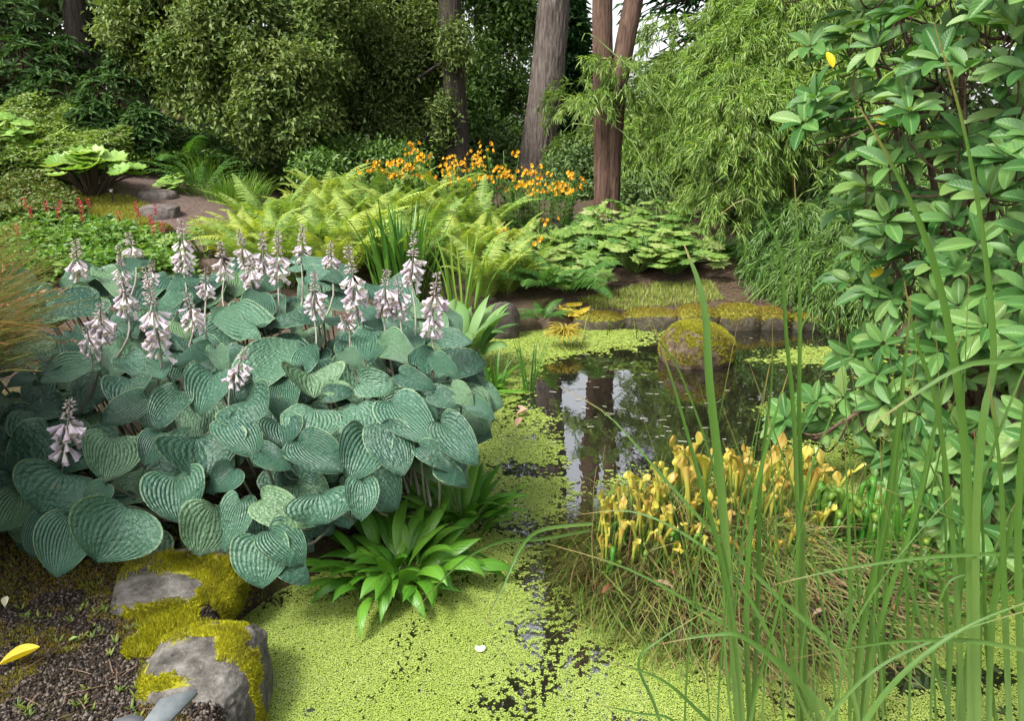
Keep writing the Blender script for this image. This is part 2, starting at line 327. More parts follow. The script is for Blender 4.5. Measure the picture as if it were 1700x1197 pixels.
def groundmat():
    m, nt, N, L = newmat('soil_and_litter'); p = pos(N)
    n = noise(N, L, 45, 6, .7, p); r = ramp(N, [(.012, .008, .006), (.034, .023, .016), (.075, .05, .036)], [.3, .52, .75]); L.new(n.outputs[0], r.inputs[0])
    n2 = noise(N, L, 18, 5, .7, p, 1.5); r2 = ramp(N, [(.035, .022, .015), (.085, .058, .042), (.15, .11, .085)], [.3, .55, .8]); L.new(n2.outputs[0], r2.inputs[0])
    sx = N.new('ShaderNodeSeparateXYZ'); L.new(p, sx.inputs[0]); far = N.new('ShaderNodeMapRange'); far.inputs[1].default_value = 3.8; far.inputs[2].default_value = 5.5; L.new(sx.outputs[1], far.inputs[0])
    col = mixc(N, L, r.outputs[0], r2.outputs[0], far.outputs[0])
    n3 = noise(N, L, 2.6, 5, .65, p); r3 = ramp(N, [(0,) * 3, (1,) * 3], [.5, .64]); L.new(n3.outputs[0], r3.inputs[0])
    n4 = noise(N, L, 40, 4, .6, p); rm = ramp(N, [(.03, .03, .008), (.09, .08, .018)], [.35, .65]); L.new(n4.outputs[0], rm.inputs[0])
    col = mixc(N, L, col, rm.outputs[0], math_(N, L, 'MULTIPLY', r3.outputs[0], .75))
    return finish(m, N, L, col, .9, .2, 0, n.outputs[0], .9, .02)
M_ground = groundmat()
M_path = simple('gravel_path', (.06, .042, .034), .9, .15, 30, (.125, .09, .075), .5, .02)
def watermat():
    m, nt, N, L = newmat('pond_water'); p = pos(N); mp = N.new('ShaderNodeMapping'); mp.inputs['Scale'].default_value = (1, .55, 1); L.new(p, mp.inputs[0])
    n = noise(N, L, 7, 3, .55, mp.outputs[0], .4)
    return finish(m, N, L, (.010, .009, .006), .02, .5, 0, n.outputs[0], .10, .010)
M_water = watermat(); [n_.inputs['IOR'].__setattr__('default_value', 3.4) for n_ in M_water.node_tree.nodes if n_.type == 'BSDF_PRINCIPLED']
def pitchmat(name, top, mid, low, red=(.45, .1, .02)):
    m, nt, N, L = newmat(name); uv = N.new('ShaderNodeUVMap'); sx = N.new('ShaderNodeSeparateXYZ'); L.new(uv.outputs[0], sx.inputs[0]); g = N.new('ShaderNodeNewGeometry')
    n = noise(N, L, 25, 3, .5, g.outputs['Position']); oi = N.new('ShaderNodeObjectInfo')
    k = math_(N, L, 'ADD', sx.outputs[1], math_(N, L, 'MULTIPLY', math_(N, L, 'SUBTRACT', n.outputs[0], .5), .5))
    r = ramp(N, [low, mid, top], [.28, .72, 1.1]); L.new(k, r.inputs[0])
    col = mixc(N, L, r.outputs[0], red, math_(N, L, 'MULTIPLY', math_(N, L, 'GREATER_THAN', n.outputs[0], .68), .4))
    hsv = N.new('ShaderNodeHueSaturation'); L.new(col, hsv.inputs['Color']); L.new(math_(N, L, 'ADD', .505, math_(N, L, 'MULTIPLY', oi.outputs['Random'], .05)), hsv.inputs['Hue'])
    L.new(math_(N, L, 'ADD', .8, math_(N, L, 'MULTIPLY', oi.outputs['Random'], .35)), hsv.inputs['Value'])
    return finish(m, N, L, hsv.outputs[0], .4, .4, .3)
M_pit = pitchmat('yellow_pitcher', (.44, .27, .07), (.33, .30, .048), (.12, .2, .02), (.34, .10, .03))
M_cobra = pitchmat('green_pitcher', (.19, .26, .035), (.11, .2, .02), (.06, .15, .015))
M_spike = leafmat('green_sprig', [(.06, .11, .015), (.12, .17, .03), (.2, .2, .04)], .5, .3, .3)
M_crumb = leafmat('soil_crumb', [(.010, .008, .007), (.025, .019, .015), (.05, .036, .028), (.14, .12, .10)], .9, .15, 0)
M_litter = leafmat('litter_piece', [(.05, .028, .018), (.10, .062, .042), (.17, .12, .085)], .85, .15, 0)
M_black = simple('black_plate', (.012, .012, .013), .4)
M_glyph = simple('pale_print', (.55, .55, .52), .6)

# ------------------------------------------------------------------ terrain, pond
POND = np.array([PZ(a, b, 0)[:2] for a, b in [(445, 1500), (438, 1230), (418, 1120), (412, 1030), (470, 985), (600, 930), (690, 850), (745, 740), (775, 660), (800, 600), (822, 556), (900, 549), (1000, 545), (1280, 546), (1480, 552), (1560, 650), (1650, 800), (1780, 1000), (1930, 1230), (1700, 1500)]])
def gh(p):
    p = np.asarray(p, float); x, y = p[..., 0], p[..., 1]; sd = sdist(p[..., :2], POND)
    hi = np.interp(y, [0, 3, 6.1, 7.6, 9.4, 14.8, 40], [.15, .15, .11, .30, .545, .85, .95]) + .05 * np.clip(-x - 1.8, 0, 6) * sst(2.5, 6, y) + .06 * np.clip(y - 16, 0, 40) * sst(0, 6, -x - 1)
    hi = hi + .26 * np.clip(-x - 3.2, 0, 4) * sst(8, 12, y)
    hi = hi + .05 * (fbm(np.stack([x * .7, y * .7], -1), 3, 3) - .5) + .045 * (fbm(np.stack([x * 6, y * 6], -1), 5, 4) - .5) * sst(9, 4, y)
    isl = .2 * np.exp(-((x - .95) / .6) ** 4 - ((y - 2.62) / .42) ** 4)
    return np.where(sd > 0, -.02 - .33 * sst(0, .25, sd), hi * sst(0, .11, -sd) + (-.02) * (1 - sst(0, .11, -sd)))
def gz(x, y): return float(gh(np.array([[x, y]]))[0])
def onground(px, py, it=14):
    t = np.concatenate([np.linspace(1.2, 6, 200), np.linspace(6, 22, 300)[1:]]); P = PY(np.full(len(t), px), np.full(len(t), py), t); h = np.maximum(gh(P[:, :2]), 0)
    k = P[:, 2] <= h; i = int(k.argmax()) if k.any() else int(np.argmin(np.abs(t - 15))); q = P[i]; return np.array([q[0], q[1], h[i]])
xs = np.concatenate([np.linspace(-90, -7, 26)[:-1], np.linspace(-7, -3, 50)[:-1], np.linspace(-3, 4, 280)[:-1], np.linspace(4, 8, 40)[:-1], np.linspace(8, 90, 26)])
ys = np.concatenate([np.linspace(-30, .4, 12)[:-1], np.linspace(.4, 7, 260)[:-1], np.linspace(7, 18, 110)[:-1], np.linspace(18, 140, 30)])
gx, gy = np.meshgrid(xs, ys); gp = np.stack([gx, gy], -1); gv = np.concatenate([gp, gh(gp)[..., None]], -1)
mb = MB(); mb.add(gv, grid_faces(len(xs), len(ys))); kind(mb.build('ground', M_ground, smooth=True), 'structure')
mb = MB(); gx, gy = np.meshgrid(np.linspace(-1.7, 5.5, 30), np.linspace(.3, 7.2, 30)); mb.add(np.stack([gx, gy, gx * 0], -1), grid_faces(30, 30)); kind(mb.build('water', M_water), 'structure')
# path: a strip following the ground
pp = smoothpath([onground(a, b)[:2] for a, b in [(470, 440), (400, 395), (345, 362), (285, 336), (225, 318), (150, 305)]], 60)
tn = nrm(np.gradient(pp, axis=0)); sd_ = np.stack([-tn[:, 1], tn[:, 0]], -1); cc = np.linspace(-1, 1, 17)
hwid = .62 + .12 * (fbm(np.stack([np.arange(60) * .3, np.zeros(60)], -1), 2) - .5)
g2 = pp[:, None] + sd_[:, None] * cc[None, :, None] * hwid[:, None, None]; g3 = np.concatenate([g2, gh(g2)[..., None] + .03 * (1 - cc[None, :, None] ** 4)], -1)
mb = MB(); mb.add(g3, grid_faces(17, 60)); kind(mb.build('path', M_path, smooth=True), 'structure')

# ------------------------------------------------------------------ rocks and moss
def ico(sub):
    bm = bmesh.new(); bmesh.ops.create_icosphere(bm, subdivisions=sub, radius=1); v = np.array([x.co[:] for x in bm.verts]); f = np.array([[q.index for q in t.verts] for t in bm.faces]); bm.free(); return v, f
ICO5, ICO4 = ico(6), ico(4)
def rock_verts(c, r, seed, box=.55, amp=.18, rot=0, ic=None, fine=.03, cuts=9):
    v, f = ic or ICO4; v = v.copy(); g = rng(seed + 900)
    for n_ in nrm(g.normal(0, 1, (cuts, 3))):
        e = v @ n_ - g.uniform(.62, .88); v = v - np.clip(e, 0, 1)[:, None] * n_ * .92
    q = np.sign(v) * np.abs(v) ** box; q = q / np.maximum(np.linalg.norm(q, axis=1, keepdims=True), 1e-6) ** .55
    d = 1 + amp * 2 * (fbm(v * 1.3 + seed, seed, 3) - .5) + fine * 2 * (fbm(v * 7 + seed, seed + 5, 4) - .5)
    q = q * d[:, None] * np.array(r); cr, sr = math.cos(rot), math.sin(rot)
    q = q @ np.array([[cr, sr, 0], [-sr, cr, 0], [0, 0, 1]])
    return q + np.array(c), f
def fuzz(mb, P, Nn, l, wd, seed, jit=.5):
    g = rng(seed); n = len(P); y = nrm(Nn + g.normal(0, jit, (n, 3))); ln = l * g.uniform(.5, 1.3, n)
    M = frames(y, g.normal(0, 1, (n, 3)), np.stack([wd * g.uniform(.6, 1.4, n), ln, ln], -1))
    return mb.inst(np.array([[-.5, 0, 0], [.5, 0, 0], [.3, .55, .1], [0, 1, .3], [-.3, .55, .1]]), [np.array([[0, 1, 2, 3, 4]])], M, P - y * l * .2)
def surfpts(v, f, n, seed, mask):
    g = rng(seed); a = v[f[:, 0]]; b = v[f[:, 1]]; c = v[f[:, 2]]; nn = np.cross(b - a, c - a); ar = np.linalg.norm(nn, axis=1); nn = nrm(nn)
    ce = (a + b + c) / 3; wt = ar * np.clip(mask(ce, nn), 0, 1); i = g.choice(len(f), n, p=wt / wt.sum()); r1 = np.sqrt(g.random(n)); r2 = g.random(n)
    return a[i] * (1 - r1)[:, None] + b[i] * (r1 * (1 - r2))[:, None] + c[i] * (r1 * r2)[:, None], nn[i]
def rock(name, label, c, r, seed, mat, rot=0, box=.55, amp=.18, moss=None, nm=0, mm=None, ml=.012, mw=.004, ic=None, group=None, fine=.03):
    v, f = rock_verts(c, r, seed, box, amp, rot, ic, fine); mb = MB(); fn = np.cross(v[f[:, 1]] - v[f[:, 0]], v[f[:, 2]] - v[f[:, 0]]); vnn = np.zeros_like(v); [np.add.at(vnn, f[:, i], fn) for i in range(3)]
    mk = np.clip(moss(v, nrm(vnn)), 0, 1) if nm else np.zeros(len(v)); mb.add(v, f, uv=np.stack([mk, np.ones(len(v))], -1))
    o = mb.build(name, mat, None, True); tag(o, label, 'rock', group)
    if nm:
        P, Nn = surfpts(v, f, nm, seed, moss); fm = MB(); fuzz(fm, P, nrm(Nn + [0, 0, .4]), ml, mw, seed + 1)
        fm.build('moss', mm or M_moss, o)
    return o
def pixmask(polys):
    def fn(c, n):
        px, py = topix(c); k = np.zeros(len(c))
        jx = (fbm(c * 25, 3, 3) - .5) * 50; jy = (fbm(c * 25, 9, 3) - .5) * 50
        for poly, s in polys: k = np.maximum(k, s * inpoly(px + jx, py + jy, poly))
        return k * (n[:, 2] > -.4)
    return fn
ca = PZ(300, 985, .10)
rock('mossy_stone', 'grey flat stone draped in bright yellow moss below the hosta leaves', ca + [0, 0, .01], (.225, .19, .10), 11, M_rock, .25, .40, .14,
     pixmask([([(262, 925), (330, 918), (390, 935), (412, 975), (405, 1025), (345, 1040), (300, 1010), (330, 975), (300, 950)], 1), ([(200, 1010), (300, 990), (415, 1010), (415, 1075), (240, 1060)], .9), ([(180, 930), (290, 915), (300, 950), (200, 960)], .25)]), 26000, None, .011, .003, ICO5)
cb = PZ(338, 1160, .05)
rock('mossy_stone', 'rounded grey stone capped with yellow moss between the soil and the duckweed', cb, (.19, .23, .15), 23, M_rock, .12, .40, .12,
     pixmask([([(320, 1030), (410, 1035), (425, 1100), (440, 1197), (420, 1197), (405, 1100), (365, 1085), (340, 1065)], 1), ([(225, 1110), (295, 1115), (290, 1150), (235, 1160)], 1), ([(260, 1040), (345, 1030), (350, 1065), (240, 1075)], .5)]), 20000, None, .010, .003, ICO5)
cbo = PZ(1168, 606, .02); cbo[1] += .2
rock('mossy_boulder', 'round moss-topped boulder standing in the open pond water', cbo + [0, 0, .03], (.268, .25, .225), 5, M_boulder, .3, .62, .1,
     lambda c, n: (sst(.3, .75, n[:, 2] + .25 * n[:, 0] + .9 * (fbm(c * 9, 4, 3) - .5)) + .3 * (fbm(c * 14, 14, 3) > .5)) * (c[:, 2] > .03), 30000, leafmat('boulder_moss', [(.16, .17, .02), (.28, .28, .025), (.40, .37, .04)], .8, .1, .2, .5, (.2, .16, .05), 7), .016, .006, ICO5)
i = 0
for px0, wpx, h in [(985, 95, .10), (1070, 105, .11), (1150, 80, .14), (1218, 75, .15), (1275, 60, .12), (1330, 60, .10)]:
    c = PZ(px0 + 10, 546, 0); c[1] += .10
    rock('edging_stone', 'low dark edging stone with moss along the far bank of the pond' if i not in (0, 3) else ('flat edging stone nearest the yellow lobed leaf on the far bank' if i == 0 else 'thickly moss-cushioned edging stone directly behind the round boulder'),
         c + [0, 0, .03], (wpx / F * 6.2 * .54, .17, h * 1.05), 40 + i, M_edge, 0, .45, .12, lambda q, n: sst(.0, .7, n[:, 2] + 1.2 * (fbm(q * 6, 8, 3) - .5)), 3500, M_moss2, .018, .007, None, 'edging stones along the far bank'); i += 1
rock('dark_stone', 'upright dark stone beside the small fern at the pond corner', PZ(838, 522, .2) + [0, .1, -.1], (.11, .12, .2), 71, M_drock, .2, .45)
rock('dark_stone', 'low rounded dark stone at the duckweed edge under the ferns', PZ(818, 548, .05) + [0, .1, 0], (.14, .12, .13), 72, M_drock, .4, .5)
rock('path_rock', 'reddish rock on the path edge above the others', onground(262, 330) + [0, 0, .02], (.22, .18, .11), 73, M_prock, .5, .45)
rock('path_rock', 'pale squarish rock at the path edge, the largest one', onground(268, 362) + [0, 0, .03], (.24, .16, .12), 74, M_prock, .1, .42)
rock('path_rock', 'moss-covered rock under the path edge, beside the red bistort', onground(248, 388) + [0, 0, .0], (.26, .16, .1), 75, M_edge, .3, .5, .15, lambda q, n: sst(.1, .7, n[:, 2]), 3000, M_moss2, .02, .008)
# slates
def slab(name, label, pts, anchor, n, th, mat):
    n = nrm(np.array(n, float)); a = PY(*anchor); p = []
    for (x, y) in pts: d = ray(x, y); p.append(CAM + d * (((a - CAM) @ n) / (d @ n)))
    p = np.array(p); n = n * np.sign(n @ (CAM - p[0]))
    k = len(p); v = np.concatenate([p, p - n * th]); fs = [np.array([list(range(k))]), np.array([list(range(2 * k - 1, k - 1, -1))]), np.array([[i, i + k, (i + 1) % k + k, (i + 1) % k] for i in range(k)])]
    mb = MB(); mb.add(v, *fs); return tag(mb.build(name, mat), label, 'slate')
slab('slate_piece', 'pale grey broken slate leaning on the front stone', [(226, 1220), (240, 1196), (266, 1161), (300, 1151), (327, 1144), (328, 1150), (281, 1198), (262, 1220)], (285, 1180, 1.42), (.1, -.30, .9), .008, M_slate)
slab('slate_piece', 'dark slate scrap at the bottom edge beside the pale one', [(186, 1214), (188, 1196), (215, 1187), (237, 1190), (240, 1214)], (215, 1195, 1.43), (-.1, -.3, .9), .010, M_slate2)

# ------------------------------------------------------------------ foreground soil dressing
g = rng(5)
n = 26000; px = g.uniform(-60, 440, n) - 420 * (g.random(n) < .35); py = g.uniform(870, 1260, n); P = PZ(px, py, .16); P[:, 2] = gh(P[:, :2]); k = sdist(P[:, :2], POND) < -.02; P = P[k]
mb = MB(); M = frames(g.normal(0, 1, (len(P), 3)), g.normal(0, 1, (len(P), 3)), np.repeat(g.uniform(.002, .006, (len(P), 1)), 3, 1) * g.uniform(.6, 1.6, (len(P), 3)))
mb.inst(np.array([[1, 0, 0], [-1, 0, 0], [0, 1, 0], [0, -1, 0], [0, 0, 1], [0, 0, -1.]]), [np.array([[0, 2, 4], [2, 1, 4], [1, 3, 4], [3, 0, 4], [2, 0, 5], [1, 2, 5], [3, 1, 5], [0, 3, 5]])], M, P + [0, 0, .002])
kind(mb.build('soil_crumbs', M_crumb), 'stuff')
n = 130000; px = g.uniform(-80, 440, n) - 440 * (g.random(n) < .35); py = g.uniform(860, 1260, n); P = PZ(px, py, .16); P[:, 2] = gh(P[:, :2])
fx = fbm(np.concatenate([P[:, :2] * 7, P[:, :1] * 0], 1), 31, 4); want = .50 + .28 * sst(930, 1120, py) * (px < 230) - .25 * (py < 960) - .12 * (px < 60) - .12 * ((px > 190) & (py < 1110))
k = (sdist(P[:, :2], POND) < -.03) & (fx > want); P = P[k]
mb = MB(); fuzz(mb, P, np.tile([0, 0, 1.], (len(P), 1)), .014, .0035, 6, .7); kind(mb.build('moss_carpet', M_moss2), 'stuff')
n = 30000; P = PZ(g.uniform(205, 420, n), g.uniform(985, 1085, n), .17); P[:, 2] = gh(P[:, :2]); P = P[(fbm(P * 9, 41, 3) > .42) & (sdist(P[:, :2], POND) < -.01)]; mb = MB(); fuzz(mb, P + [0, 0, .004], np.tile([0, 0, 1.], (len(P), 1)), .022, .004, 8, .6); kind(mb.build('moss_carpet', M_moss), 'stuff')
n = 170; px = g.uniform(0, 300, n); py = g.uniform(880, 1197, n); P = PZ(px, py, .16); P[:, 2] = gh(P[:, :2]); k = (fbm(P * 6, 12, 2) > .5); P = P[k]
mb = MB()
for q in range(5):
    az = g.uniform(0, 6.28, len(P)); pts = arcs(P, az, g.uniform(.015, .035, len(P)), 1.1, .1, 4); ribbons(mb, pts, np.array([.3, 1, .8, .05])[None] * g.uniform(.004, .008, (len(P), 1)), azside(az), .3)
kind(mb.build('soil_sprouts', M_spike), 'stuff')
mb = MB(); P = PZ(g.uniform(0, 300, 90), g.uniform(930, 1197, 90), .16); P[:, 2] = gh(P[:, :2]) + .006; az = g.uniform(0, 6.28, 90)
ribbons(mb, arcs(P, az, g.uniform(.02, .07, 90), .15, -.1, 4), np.full((90, 4), .003), azside(az), .2); kind(mb.build('dry_litter', M_litter), 'stuff')
def flatleaf(name, label, px, py, z, L, wd, az, mat, cat='leaf', fold=.25, curl=.2):
    tv, tf, uv = leafgrid(5, 8, lambda v: np.sin(np.pi * np.clip(v * .96 + .02, 0, 1)) ** .8, fold, curl); p = PZ(px, py, z) if z is not None else onground(px, py)
    y = np.array([[math.cos(az), math.sin(az), .1]]); M = frames(y, np.array([[0, 0, 1.]]), [[wd, L, L]]); mb = MB(); mb.inst(tv, tf, M, p[None] + [0, 0, .012], uv)
    return tag(mb.build(name, mat, None, True), label, cat)
flatleaf('fallen_leaf', 'yellow fallen leaf with a brown streak on the dark soil', 0, 1112, None, .10, .042, .35, M_yel)
flatleaf('fallen_leaf', 'tiny pale green leaf lying on the open soil', 116, 1080, None, .024, .012, .3, M_darm)
flatleaf('fallen_petal', 'cream curled petal on the mossy soil at the picture edge', 10, 1018, None, .04, .02, 2.0, M_cream)
M_tan = petalmat('tan_leaf', [(.3, .2, .12), (.4, .26, .18)], .2)
for x_, y_, a_, lb in [(857, 692, .2, 'tan curled leaf adrift on the duckweed, the uppermost of three'), (874, 690, 2.4, 'small tan leaf adrift right beside the uppermost one'), (856, 712, 1.1, 'pale pinkish dead leaf adrift below the two tan ones')]: flatleaf('floating_leaf', lb, x_, y_, .006, .07, .04, a_, M_tan, curl=.35)
mb = MB(); p = PZ(797, 1080, .008)
for a in range(3):
    tv, tf, uv = leafgrid(5, 6, lambda v: np.sin(np.pi * np.clip(v * .85 + .1, 0, 1)) ** .6, .1, .1); y = np.array([[math.cos(a * 2.1 + .6), math.sin(a * 2.1 + .6), .25]]); mb.inst(tv, tf, frames(y, np.array([[0, 0, 1.]]), [[.022, .018, .018]]), p[None])
tag(mb.build('fallen_flower', M_cream, None, True), 'small cream flower floating on the duckweed', 'flower')

# ------------------------------------------------------------------ duckweed
HOLES = [(1590, 1130, 120, 22, .8), (1480, 1120, 60, 18, .5), (950, 648, 95, 45, 1.15), (1060, 640, 110, 75, 1.5), (1015, 725, 45, 70, .95), (1200, 640, 260, 95, 1.6), (1130, 730, 120, 70, 1.2), (870, 783, 75, 12, .8), (905, 708, 70, 10, .35), (865, 672, 40, 8, .25), (985, 840, 30, 60, .55), (880, 885, 45, 26, .6), (905, 955, 62, 34, .42),
         (900, 1090, 80, 120, .27), (940, 1010, 55, 110, .27), (870, 1180, 70, 40, .22), (955, 890, 35, 80, .4), (1090, 870, 120, 60, .25), (690, 1120, 30, 80, .26), (650, 1170, 60, 24, .18), (1000, 1085, 30, 25, .3), (840, 840, 36, 36, .35), (1360, 560, 150, 30, 1.5), (966, 720, 24, 85, 1.1), (430, 1000, 60, 16, .4), (600, 990, 90, 14, .3)]
PATCH = [(970, 568, 150, 26, 1.6), (865, 620, 60, 60, .6), (1345, 590, 105, 22, 1.55), (1300, 678, 75, 20, 1.3), (915, 695, 60, 20, .6), (1058, 742, 55, 18, .7), (1015, 790, 50, 25, .4), (1060, 655, 20, 8, .6), (1250, 600, 40, 14, .4)]
def cover(px, py):
    c = .88 + .07 * (1 - sst(560, 760, px)) * sst(850, 1000, py)
    for x, y, a, b, s in HOLES: c -= s * np.exp(-(((px - x) / a) ** 2 + ((py - y) / b) ** 2) * 1.1)
    c = np.clip(c, -.6, 1)
    for x, y, a, b, s in PATCH: c += s * np.exp(-(((px - x) / a) ** 2 + ((py - y) / b) ** 2) * 1.3)
    return c
hexa = np.array([[math.cos(a), math.sin(a) * (1 if k != 2 else .8), .08 * (k % 2)] for k, a in enumerate(np.linspace(0, 2 * np.pi, 7)[:-1])])
mb = MB(); g = rng(77)
for y0, y1, sp, r in [(1.2, 2.3, .0036, .0025), (2.3, 3.2, .0048, .0034), (3.2, 4.4, .0085, .0062), (4.4, 6.6, .0125, .0095)]:
    xx, yy = np.meshgrid(np.arange(-1.4, 4.2, sp), np.arange(y0, y1, sp * .87)); P = np.stack([xx, yy, xx * 0], -1).reshape(-1, 3); P[:, :2] += g.uniform(-.5, .5, (len(P), 2)) * sp
    px, py = topix(P); ok = (px > -30) & (px < 2050) & (py < 1300) & (sdist(P[:, :2], POND) > -.02) & ((P[:, 0] - cbo[0]) ** 2 + (P[:, 1] - cbo[1]) ** 2 > .26 ** 2); P = P[ok]; px = px[ok]; py = py[ok]
    q = P[:, :2] * [1, 1]; v = .36 * fbm(q * 9, 3, 4) + .64 * fbm(q * 80 * (.0036 / sp) ** .5, 8, 3)
    v = (v - .28) / .44
    k = v < cover(px, py); P = P[k]; n = len(P)
    P[:, 2] = .0022 + .003 * g.random(n)
    az = g.uniform(0, 6.28, n); s = r * g.uniform(.65, 1.15, n); y = np.stack([np.cos(az), np.sin(az), g.normal(0, .08, n)], -1)
    mb.inst(hexa, [np.array([[0, 1, 2, 3, 4, 5]])], frames(y, np.array([[0, 0, 1.]]) + g.normal(0, .1, (n, 3)), np.stack([s, s, s], -1)), P)
kind(mb.build('duckweed', M_duck), 'stuff')
# dry bits and petals adrift on open water
mb = MB(); px = g.uniform(880, 1420, 110); py = g.uniform(560, 760, 110); P = PZ(px, py, .004); P = P[(P[:, 0] - cbo[0]) ** 2 + (P[:, 1] - cbo[1]) ** 2 > .31 ** 2]; az = g.uniform(-.6, .6, len(P)) + np.where(g.random(len(P)) > .5, 0, 3.1)
ribbons(mb, arcs(P, az, g.uniform(.01, .05, len(P)), .03, -.02, 3), np.full((len(P), 3), .007), azside(az), .1); kind(mb.build('floating_litter', leafmat('floating_bit', [(.2, .2, .12), (.35, .32, .25), (.5, .5, .4)], .5, .3, 0)), 'stuff')

# ------------------------------------------------------------------ hostas
PRD = np.array([1.95, 2.12, 2.25, 2.40, 2.65, 3.0, 3.5, 4.2, 5.0]); PRZ = np.array([.08, .24, .42, .56, .69, .80, .88, .90, .80])
def onmound(px, py, off=0.0):            # where a view ray meets the hosta mound
    d = ray(px, py); t = np.linspace(1.9, 5, 400); Z = CH + d[..., 2:3] / d[..., 1:2] * t
    hit = Z <= np.interp(t, PRD, PRZ); i = np.where(hit.any(-1), hit.argmax(-1), 399); return PY(px, py, t[i] + off)
def hosta_leaf(mb, B, T, w, nrmv, g, cup=.12, wavy=1.5):
    L = np.linalg.norm(T - B); nu, nv = 25, 17; s = np.linspace(-1, 1, nu)[None]; t = (np.linspace(0, 1, nv) ** 1.0)[:, None]
    a = .60 * w / L; c = .78 * w / L; b = g.uniform(.25, .55); d = g.uniform(.52, .66); S = np.abs(s)
    p1y = (1 - S) * .33 + S * -b; p2y = (1 - S) * .67 + S * d; k = (1 - t)
    x = 3 * t * k ** 2 * s * a + 3 * t ** 2 * k * s * c; y = 3 * t * k ** 2 * p1y + 3 * t ** 2 * k * p2y + t ** 3
    z = cup * 2.2 * np.abs(x) ** 1.5 - .24 * np.clip(y, 0, 1) ** 2 * g.uniform(.2, 1.1) + .10 * np.clip(y, -.3, 1) * 1
    ph = g.uniform(0, 6.28, 4); z = z + wavy * .028 * S ** 3 * np.sin(t * g.uniform(9, 16) + ph[0] + 2 * (s > 0)) + .03 * np.sin(x * 6 + ph[1]) * np.sin(y * 5 + ph[2])
    z = z + g.uniform(-.12, .12) * x * y * 2
    v = np.stack([x, y, z], -1).reshape(-1, 3) * L; z0 = .34 * .6 * L * .5
    M = frames((T - B)[None], nrmv[None])[0]; uv = np.stack(np.broadcast_arrays(s, t * 0 + g.random()), -1)
    mb.add(v @ M.T + B, grid_faces(nu, nv), uv=uv.reshape(-1, 2))
ZA, ZB, ZC, ZD = (0, 380), (550, 380), (0, 777), (550, 777)
HL = [(ZA, 455, 190, 300, 285, 130), (ZA, 590, 190, 700, 130, 95), (ZA, 470, 330, 228, 400, 190), (ZA, 870, 300, 735, 370, 95), (ZA, 930, 220, 782, 288, 80), (ZA, 1205, 455, 950, 340, 165), (ZA, 1230, 430, 1180, 268, 150), (ZA, 1492, 400, 1238, 440, 145), (ZA, 1305, 235, 1200, 285, 80), (ZA, 1440, 215, 1615, 255, 100),
      (ZA, 1185, 690, 1405, 530, 220), (ZA, 455, 640, 175, 715, 165), (ZA, 610, 710, 580, 858, 180), (ZA, 590, 605, 695, 700, 120), (ZA, 690, 790, 465, 915, 120), (ZA, 1000, 680, 940, 875, 195), (ZA, 850, 760, 715, 950, 150), (ZA, 925, 985, 965, 1172, 340), (ZA, 1160, 808, 1228, 935, 240), (ZA, 1080, 890, 1200, 1078, 185),
      (ZA, 1310, 905, 1335, 1032, 170), (ZA, 1478, 845, 1418, 1010, 240), (ZA, 1455, 680, 1478, 785, 245), (ZA, 1420, 640, 1480, 535, 105), (ZA, 1400, 1000, 1615, 1155, 200), (ZA, 1230, 1050, 1375, 1135, 105), (ZA, 530, 985, 498, 1190, 235), (ZA, 240, 960, 10, 1120, 200), (ZA, 740, 960, 680, 1115, 120), (ZA, 990, 560, 810, 640, 95),
      (ZA, 1010, 560, 1060, 665, 80), (ZA, 560, 400, 640, 492, 100), (ZA, 330, 480, 370, 592, 85), (ZA, 150, 680, 15, 745, 80), (ZA, 330, 610, 165, 685, 85), (ZA, 740, 620, 760, 712, 95), (ZA, 1340, 700, 1310, 892, 135), (ZA, 850, 440, 885, 525, 105), (ZA, 1520, 790, 1668, 772, 95), (ZA, 1380, 165, 1595, 182, 75), (ZA, 1520, 420, 1645, 466, 65), (ZA, 480, 190, 550, 270, 95),
      (ZB, 120, 828, 155, 1005, 205), (ZB, 275, 812, 485, 1030, 200), (ZB, 130, 725, 312, 745, 130), (ZB, 320, 680, 490, 755, 95), (ZB, 180, 960, 85, 1190, 205), (ZB, 240, 920, 345, 1155, 195), (ZB, 510, 908, 690, 1112, 160), (ZB, 415, 1025, 592, 1132, 115), (ZB, 350, 780, 500, 885, 115), (ZB, 480, 770, 612, 835, 95), (ZB, 560, 738, 668, 838, 95), (ZB, 615, 798, 775, 905, 90),
      (ZB, 400, 645, 485, 560, 115), (ZB, 225, 510, 392, 635, 140), (ZB, 190, 480, 170, 630, 155), (ZB, 510, 1110, 640, 1205, 85), (ZB, 50, 570, 145, 655, 85), (ZB, 130, 380, 235, 465, 95), (ZB, -60, 205, 62, 255, 95), (ZB, 470, 600, 595, 685, 85), (ZB, -20, 735, 108, 785, 100),
      (ZC, 598, 185, 455, 445, 345), (ZC, 1005, 178, 930, 418, 250), (ZC, 335, 220, 268, 520, 215), (ZC, 205, 230, 150, 435, 120), (ZC, 500, 80, 400, 195, 100), (ZC, 1230, 330, 1225, 568, 235), (ZC, 1260, 290, 1435, 445, 180), (ZC, 1230, 150, 1445, 275, 160), (ZC, 1505, 120, 1540, 265, 295), (ZC, 1130, 150, 1050, 405, 140), (ZC, 1320, 430, 1455, 545, 115), (ZC, 90, 120, -10, 305, 160), (ZC, 1100, 0, 1000, 112, 130),
      (ZD, 140, 60, 147, 250, 140), (ZD, 510, 0, 650, 88, 90), (ZC, 300, 28, 195, 222, 335), (ZC, 825, 35, 850, 265, 240)]
HB = {k: MB() for k in 'abc'}; HS = {k: MB() for k in 'abc'}
HC = {'a': np.array([-1.75, 2.75, .2]), 'b': np.array([-.95, 2.95, .2]), 'c': np.array([-.38, 2.75, .2])}
def hkey(p): return min(HC, key=lambda k: np.linalg.norm((HC[k] - p)[:2] * [1, .6]))
